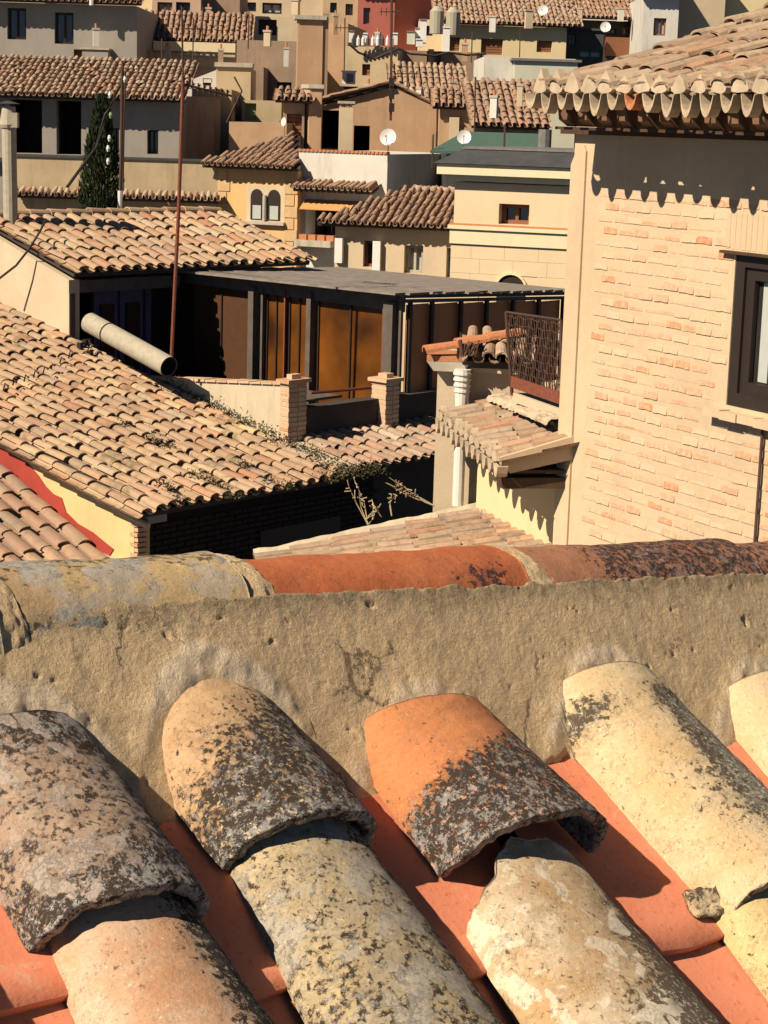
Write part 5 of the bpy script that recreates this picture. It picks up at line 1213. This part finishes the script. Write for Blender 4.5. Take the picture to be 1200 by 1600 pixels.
# fragment of tile wedged under D
mb = MB(); nn_ = 10
for i in range(nn_):
    for j in range(6):
        a, b = i/(nn_-1), j/5; mb.v.append((.292+.042*a+.004*fbm((a*3, b, 2)), .196+.030*b+.012*a+.004*fbm((a*4, b*3, 7)), .020+.016*a-.010*b+.003*fbm((a*5, b*5, 4))))
for i in range(nn_-1):
    for j in range(5): q = i*6+j; mb.f.append((q, q+6, q+7, q+1))
fr_ = fpart('tile_shard', mb, 'tile_d', attr={'dirt': [.5]*len(mb.v)}); md = fr_.modifiers.new('s', 'SOLIDIFY'); md.thickness = .010

# red channel tiles
def pan(uc, vs, w_=.125, tilt=0.0):
    for k in range(len(vs)-1):
        v0, v1 = vs[k], vs[k+1]; mb = MB(); nu, nv = 25, 14
        def f(a, b):
            x = 2*a-1; edge = .004*fbm((a*3+k, uc*7, .5), 2)*(1 if b == 1 else 0)
            v = v0-.03+(v1-v0+.03)*b+edge; w = -.010+.012*b + .014*abs(x)**2.2 + .0006*fbm((a*3, v*20, uc*9), 3)
            return (uc+tilt*v+x*w_/1.0, v, w+.002)
        mb.grid(nu, nv, f); n0 = len(mb.v); 
        lip = []
        for a in range(nu): p = f(a/(nu-1), 1.0); lip.append((p[0], p[1]+.0005, p[2]-.0025)); 
        for a in range(nu): p = f(a/(nu-1), 1.0); lip.append((p[0], p[1]-.001, p[2]-.014))
        mb.v += lip
        for a in range(nu-1):
            q = a*nv+nv-1; mb.f.append((q, q+nv, n0+a+1, n0+a)); mb.f.append((n0+a, n0+a+1, n0+nu+a+1, n0+nu+a))
        fpart('channel_tile', mb, 'pan_red')
pan(-.525, [-.2, .16, .50]); pan(-.27, [-.2, .198, .52]); pan(-.032, [-.2, .228, .52]); pan(.250, [-.2, .250, .55], .125); pan(.535, [-.2, .21, .5], .125); pan(-.78, [-.2, .1, .4])
for k_ in range(4): pan(.825+.29*k_, [-.2, .22, .5])
mb = MB(); mb.grid(2, 2, lambda a, b: (-.95+3.1*a, -.3+.95*b, -.035)); o = fpart('bedding', mb, 'mortar'); 
# small orange nubs beside C lower tile: narrow seam gap
# ridge mortar bed: rough, rises to the ridge tiles, swells round tile heads
heads = [(-.388, -.100, .088, .060), (-.170, -.122, .088, .062), (.093, -.070, .100, .066), (.388, -.088, .100, .066), (.667, -.062, .095, .064), (-.66, -.10, .08, .06)]
nu, nv = 1300, 140; Vv = []; PA = []; DI = []
for i in range(nu):
    u = -.95+3.1*i/(nu-1)
    # lower edge of the bed between the columns
    e = .012+.014*noise.noise(Vector((u*14, 3, 0)))+.007*noise.noise(Vector((u*60, 5, 0)))
    for k_, (a, b, dv) in enumerate(((-.33, -.24, .010), (-.06, .0, .018), (.19, .30, -.012), (.5, .6, .01))):
        if a < u < b: e += dv
    for j in range(nv):
        s = j/(nv-1); v = -.262+(e+.262)*s
        pk_ = .098-.009*sg(-u, .14, .30); vp_ = -.193+.004*noise.noise(Vector((u*30, 7, 0)))
        base = pk_*(1-(v+.193)/.188)
        if v < vp_: base = pk_*(1-(vp_+.193)/.188)-(vp_-v)*1.3+.004*fbm((u*60, v*60, 3), 3)
        base = max(base, -.02) if v < e-.004 else base
        w = base
        pale = 0
        for (hu, hv, hr, hh) in heads:
            x = (u-hu)/hr
            if abs(x) < 1.5:
                top_v = hv-.012+.050*x*x+.006*noise.noise(Vector((u*25, 3, hu)))
                g = math.exp(-((v-top_v)/.026)**2)*max(0, 1-abs(x)**3*.35); w += .006*g*(1+.5*noise.noise(Vector((u*55, v*55, 2)))); pale = max(pale, g)
        n1 = fbm((u*6, v*6, 0), 2)*.0022; n2 = fbm((u*45, v*45, 4), 3)*.0008; n3 = fbm((u*150, v*150, 9), 2)*.0004
        n4 = -max(0, fbm((u*45, v*70, 14), 4)-.55)*.009
        w += n1+n2+n3+n4
        if s > .93: w -= .05*((s-.93)/.07)**2
        Vv.append((u, v, w)); PA.append(pale*.8+(.25 if s > .8 else 0)); DI.append(sg(-v, .13, .2)*.8)
mb = MB(); mb.v = Vv
for i in range(nu-1):
    for j in range(nv-1): q = i*nv+j; mb.f.append((q, q+nv, q+nv+1, q+1))
fpart('ridge_mortar', mb, 'mortar', attr={'pale': PA, 'dirt': DI})
# ridge tiles
def ridge(mat, u0, u1, R0, R1, dirt, seed, vc=-.222, wc=.014, label=None, nu=110, nv=46, ragged=.004, lift=(0, 0)):
    mb = MB(); D = []
    def f(a, b, off=0):
        aa = a+ragged*fbm((b*6, seed, a*2), 3)*(1 if a > .99 else .0)/(u1-u0)
        u = u0+(u1-u0)*aa; Rr = R0+(R1-R0)*aa+off+.0016*fbm((u*22, b*6, seed), 4)+.003*fbm((u*6, b*2, seed), 2)
        th = math.radians(-35+150*b); sag = lift[0]+(lift[1]-lift[0])*aa
        return (u, vc+Rr*math.cos(math.pi/2-th+math.radians(0))*1.0, wc+sag+Rr*math.cos(th))
    # th measured from the roof normal towards the viewer side (+v)
    def g(a, b, off=0):
        aa = a+ragged*fbm((b*6, seed, a*2), 3)*(1 if a > .99 else .0)/(u1-u0)
        u = u0+(u1-u0)*aa; Rr = R0+(R1-R0)*aa+off+.0016*fbm((u*22, b*6, seed), 4)+.003*fbm((u*6, b*2, seed), 2)
        th = math.radians(-100+170*b); sag = lift[0]+(lift[1]-lift[0])*aa
        return (u, vc+Rr*math.sin(th), wc+sag+Rr*math.cos(th))
    for i in range(nu):
        for j in range(nv): mb.v.append(g(i/(nu-1), j/(nv-1))); D.append(dirt(i/(nu-1), j/(nv-1)))
    for i in range(nu-1):
        for j in range(nv-1): q = i*nv+j; mb.f.append((q, q+nv, q+nv+1, q+1))
    for end, a0 in ((nu-1, 1.0), (0, 0.0)):
        pr = [end*nv+j for j in range(nv)]
        for off, da in ((-.004, .0), (-.014, -.001), (-.016, -.2)):
            idx = []
            for j in range(nv): idx.append(len(mb.v)); mb.v.append(g(a0+(da if a0 else -da), j/(nv-1), off)); D.append(.5)
            for j in range(nv-1): mb.f.append((pr[j], pr[j+1], idx[j+1], idx[j]))
            pr = idx
    return fpart('ridge_tile', mb, mat, attr={'dirt': D}, label=label)
def u_at(px, py, w=.095):
    q = ray(px, py); O = FO+n_*w; t = (O@n_)/(q@n_); p = q*t-O; return float(p@r_)
uL0, uL1 = u_at(32, 985), u_at(408, 960); uM0, uM1 = u_at(432, 945), u_at(835, 915); uR0, uR1 = u_at(868, 925), u_at(1215, 920)
print('RIDGE', uL0, uL1, uM0, uM1, uR0, uR1)
ridge('ridge_yellow', uL0, uL1, .081, .086, lambda a, b: .32+.46*sg(b, .70, .80)*(1-sg(a, .35, .6))*sg(a, .02, .1)+.25*(1-sg(b, .30, .6))+.14*sg(a, .6, .9)*sg(b, .7, .9), 21, label='yellow ridge tile with grey lichen at the left')
ridge('ridge_orange', uM0-.02, uM1, .078, .086, lambda a, b: .12+.5*(1-sg(abs(a-.84), .02, .22))*(1-sg(abs(b-.66), .03, .2))+.25*sg(b, .85, .9)*(1-sg(a, .3, .6)), 22, label='clean orange ridge tile in the middle')
ridge('ridge_brown', uR0, uR1, .082, .086, lambda a, b: .22+.34*sg(a, .15, .32), 23, label='brown speckled ridge tile at the right')
ridge('ridge_yellow', uL0-.36, uL0-.012, .08, .086, lambda a, b: .5, 24, label='ridge tile cut off by the left edge')
for k_ in range(3): ridge(['ridge_brown', 'ridge_orange', 'ridge_yellow'][k_], uR1+.01+.39*k_, uR1+.39+.39*k_, .08, .086, lambda a, b: .5, 25+k_)
# mortar joints between ridge tiles
for (a, b) in ((uL1-.004, uM0+.004), (uM1-.012, uR0+.012), (uL0-.03, uL0+.01)):
    mb = MB(); mb.grid(22, 60, lambda s, t: (a+(b-a)*s+.022*(t-.4)*(1 if s > .5 else .0)+.006*noise.noise(Vector((t*7, a*9, s))), -.222+(.0815+.002*math.sin(s*math.pi)+.0022*fbm((s*5, t*22, a*7), 4))*math.sin(math.radians(-100+170*t)), .014+(.0815+.002*math.sin(s*math.pi)+.0022*fbm((s*5, t*22, a*7), 4))*math.cos(math.radians(-100+170*t))))
    nvv = len(mb.v); fpart('joint_mortar', mb, 'mortar', attr={'pale': [.35]*nvv, 'dirt': [.0]*nvv})
# roof body below and behind
mb = MB(); mb.prism([np.array(q, float) for q in ((-.95, -.24, -.04), (2.15, -.24, -.04), (2.15, .62, -.04), (-.95, .62, -.04))], np.array([0, 0, -.06])); fpart('deck', mb, 'shade_wall').data.polygons.foreach_set('use_smooth', [False]*6)
mb = MB(); mb.prism([np.array(q, float) for q in ((-.95, -.25, .0), (2.15, -.25, .0), (2.15, -.6, -.75), (-.95, -.6, -.75))], np.array([0, 0, -.05])); fpart('back_slope', mb, 'tile_a')
# tiny ring on B lower tile
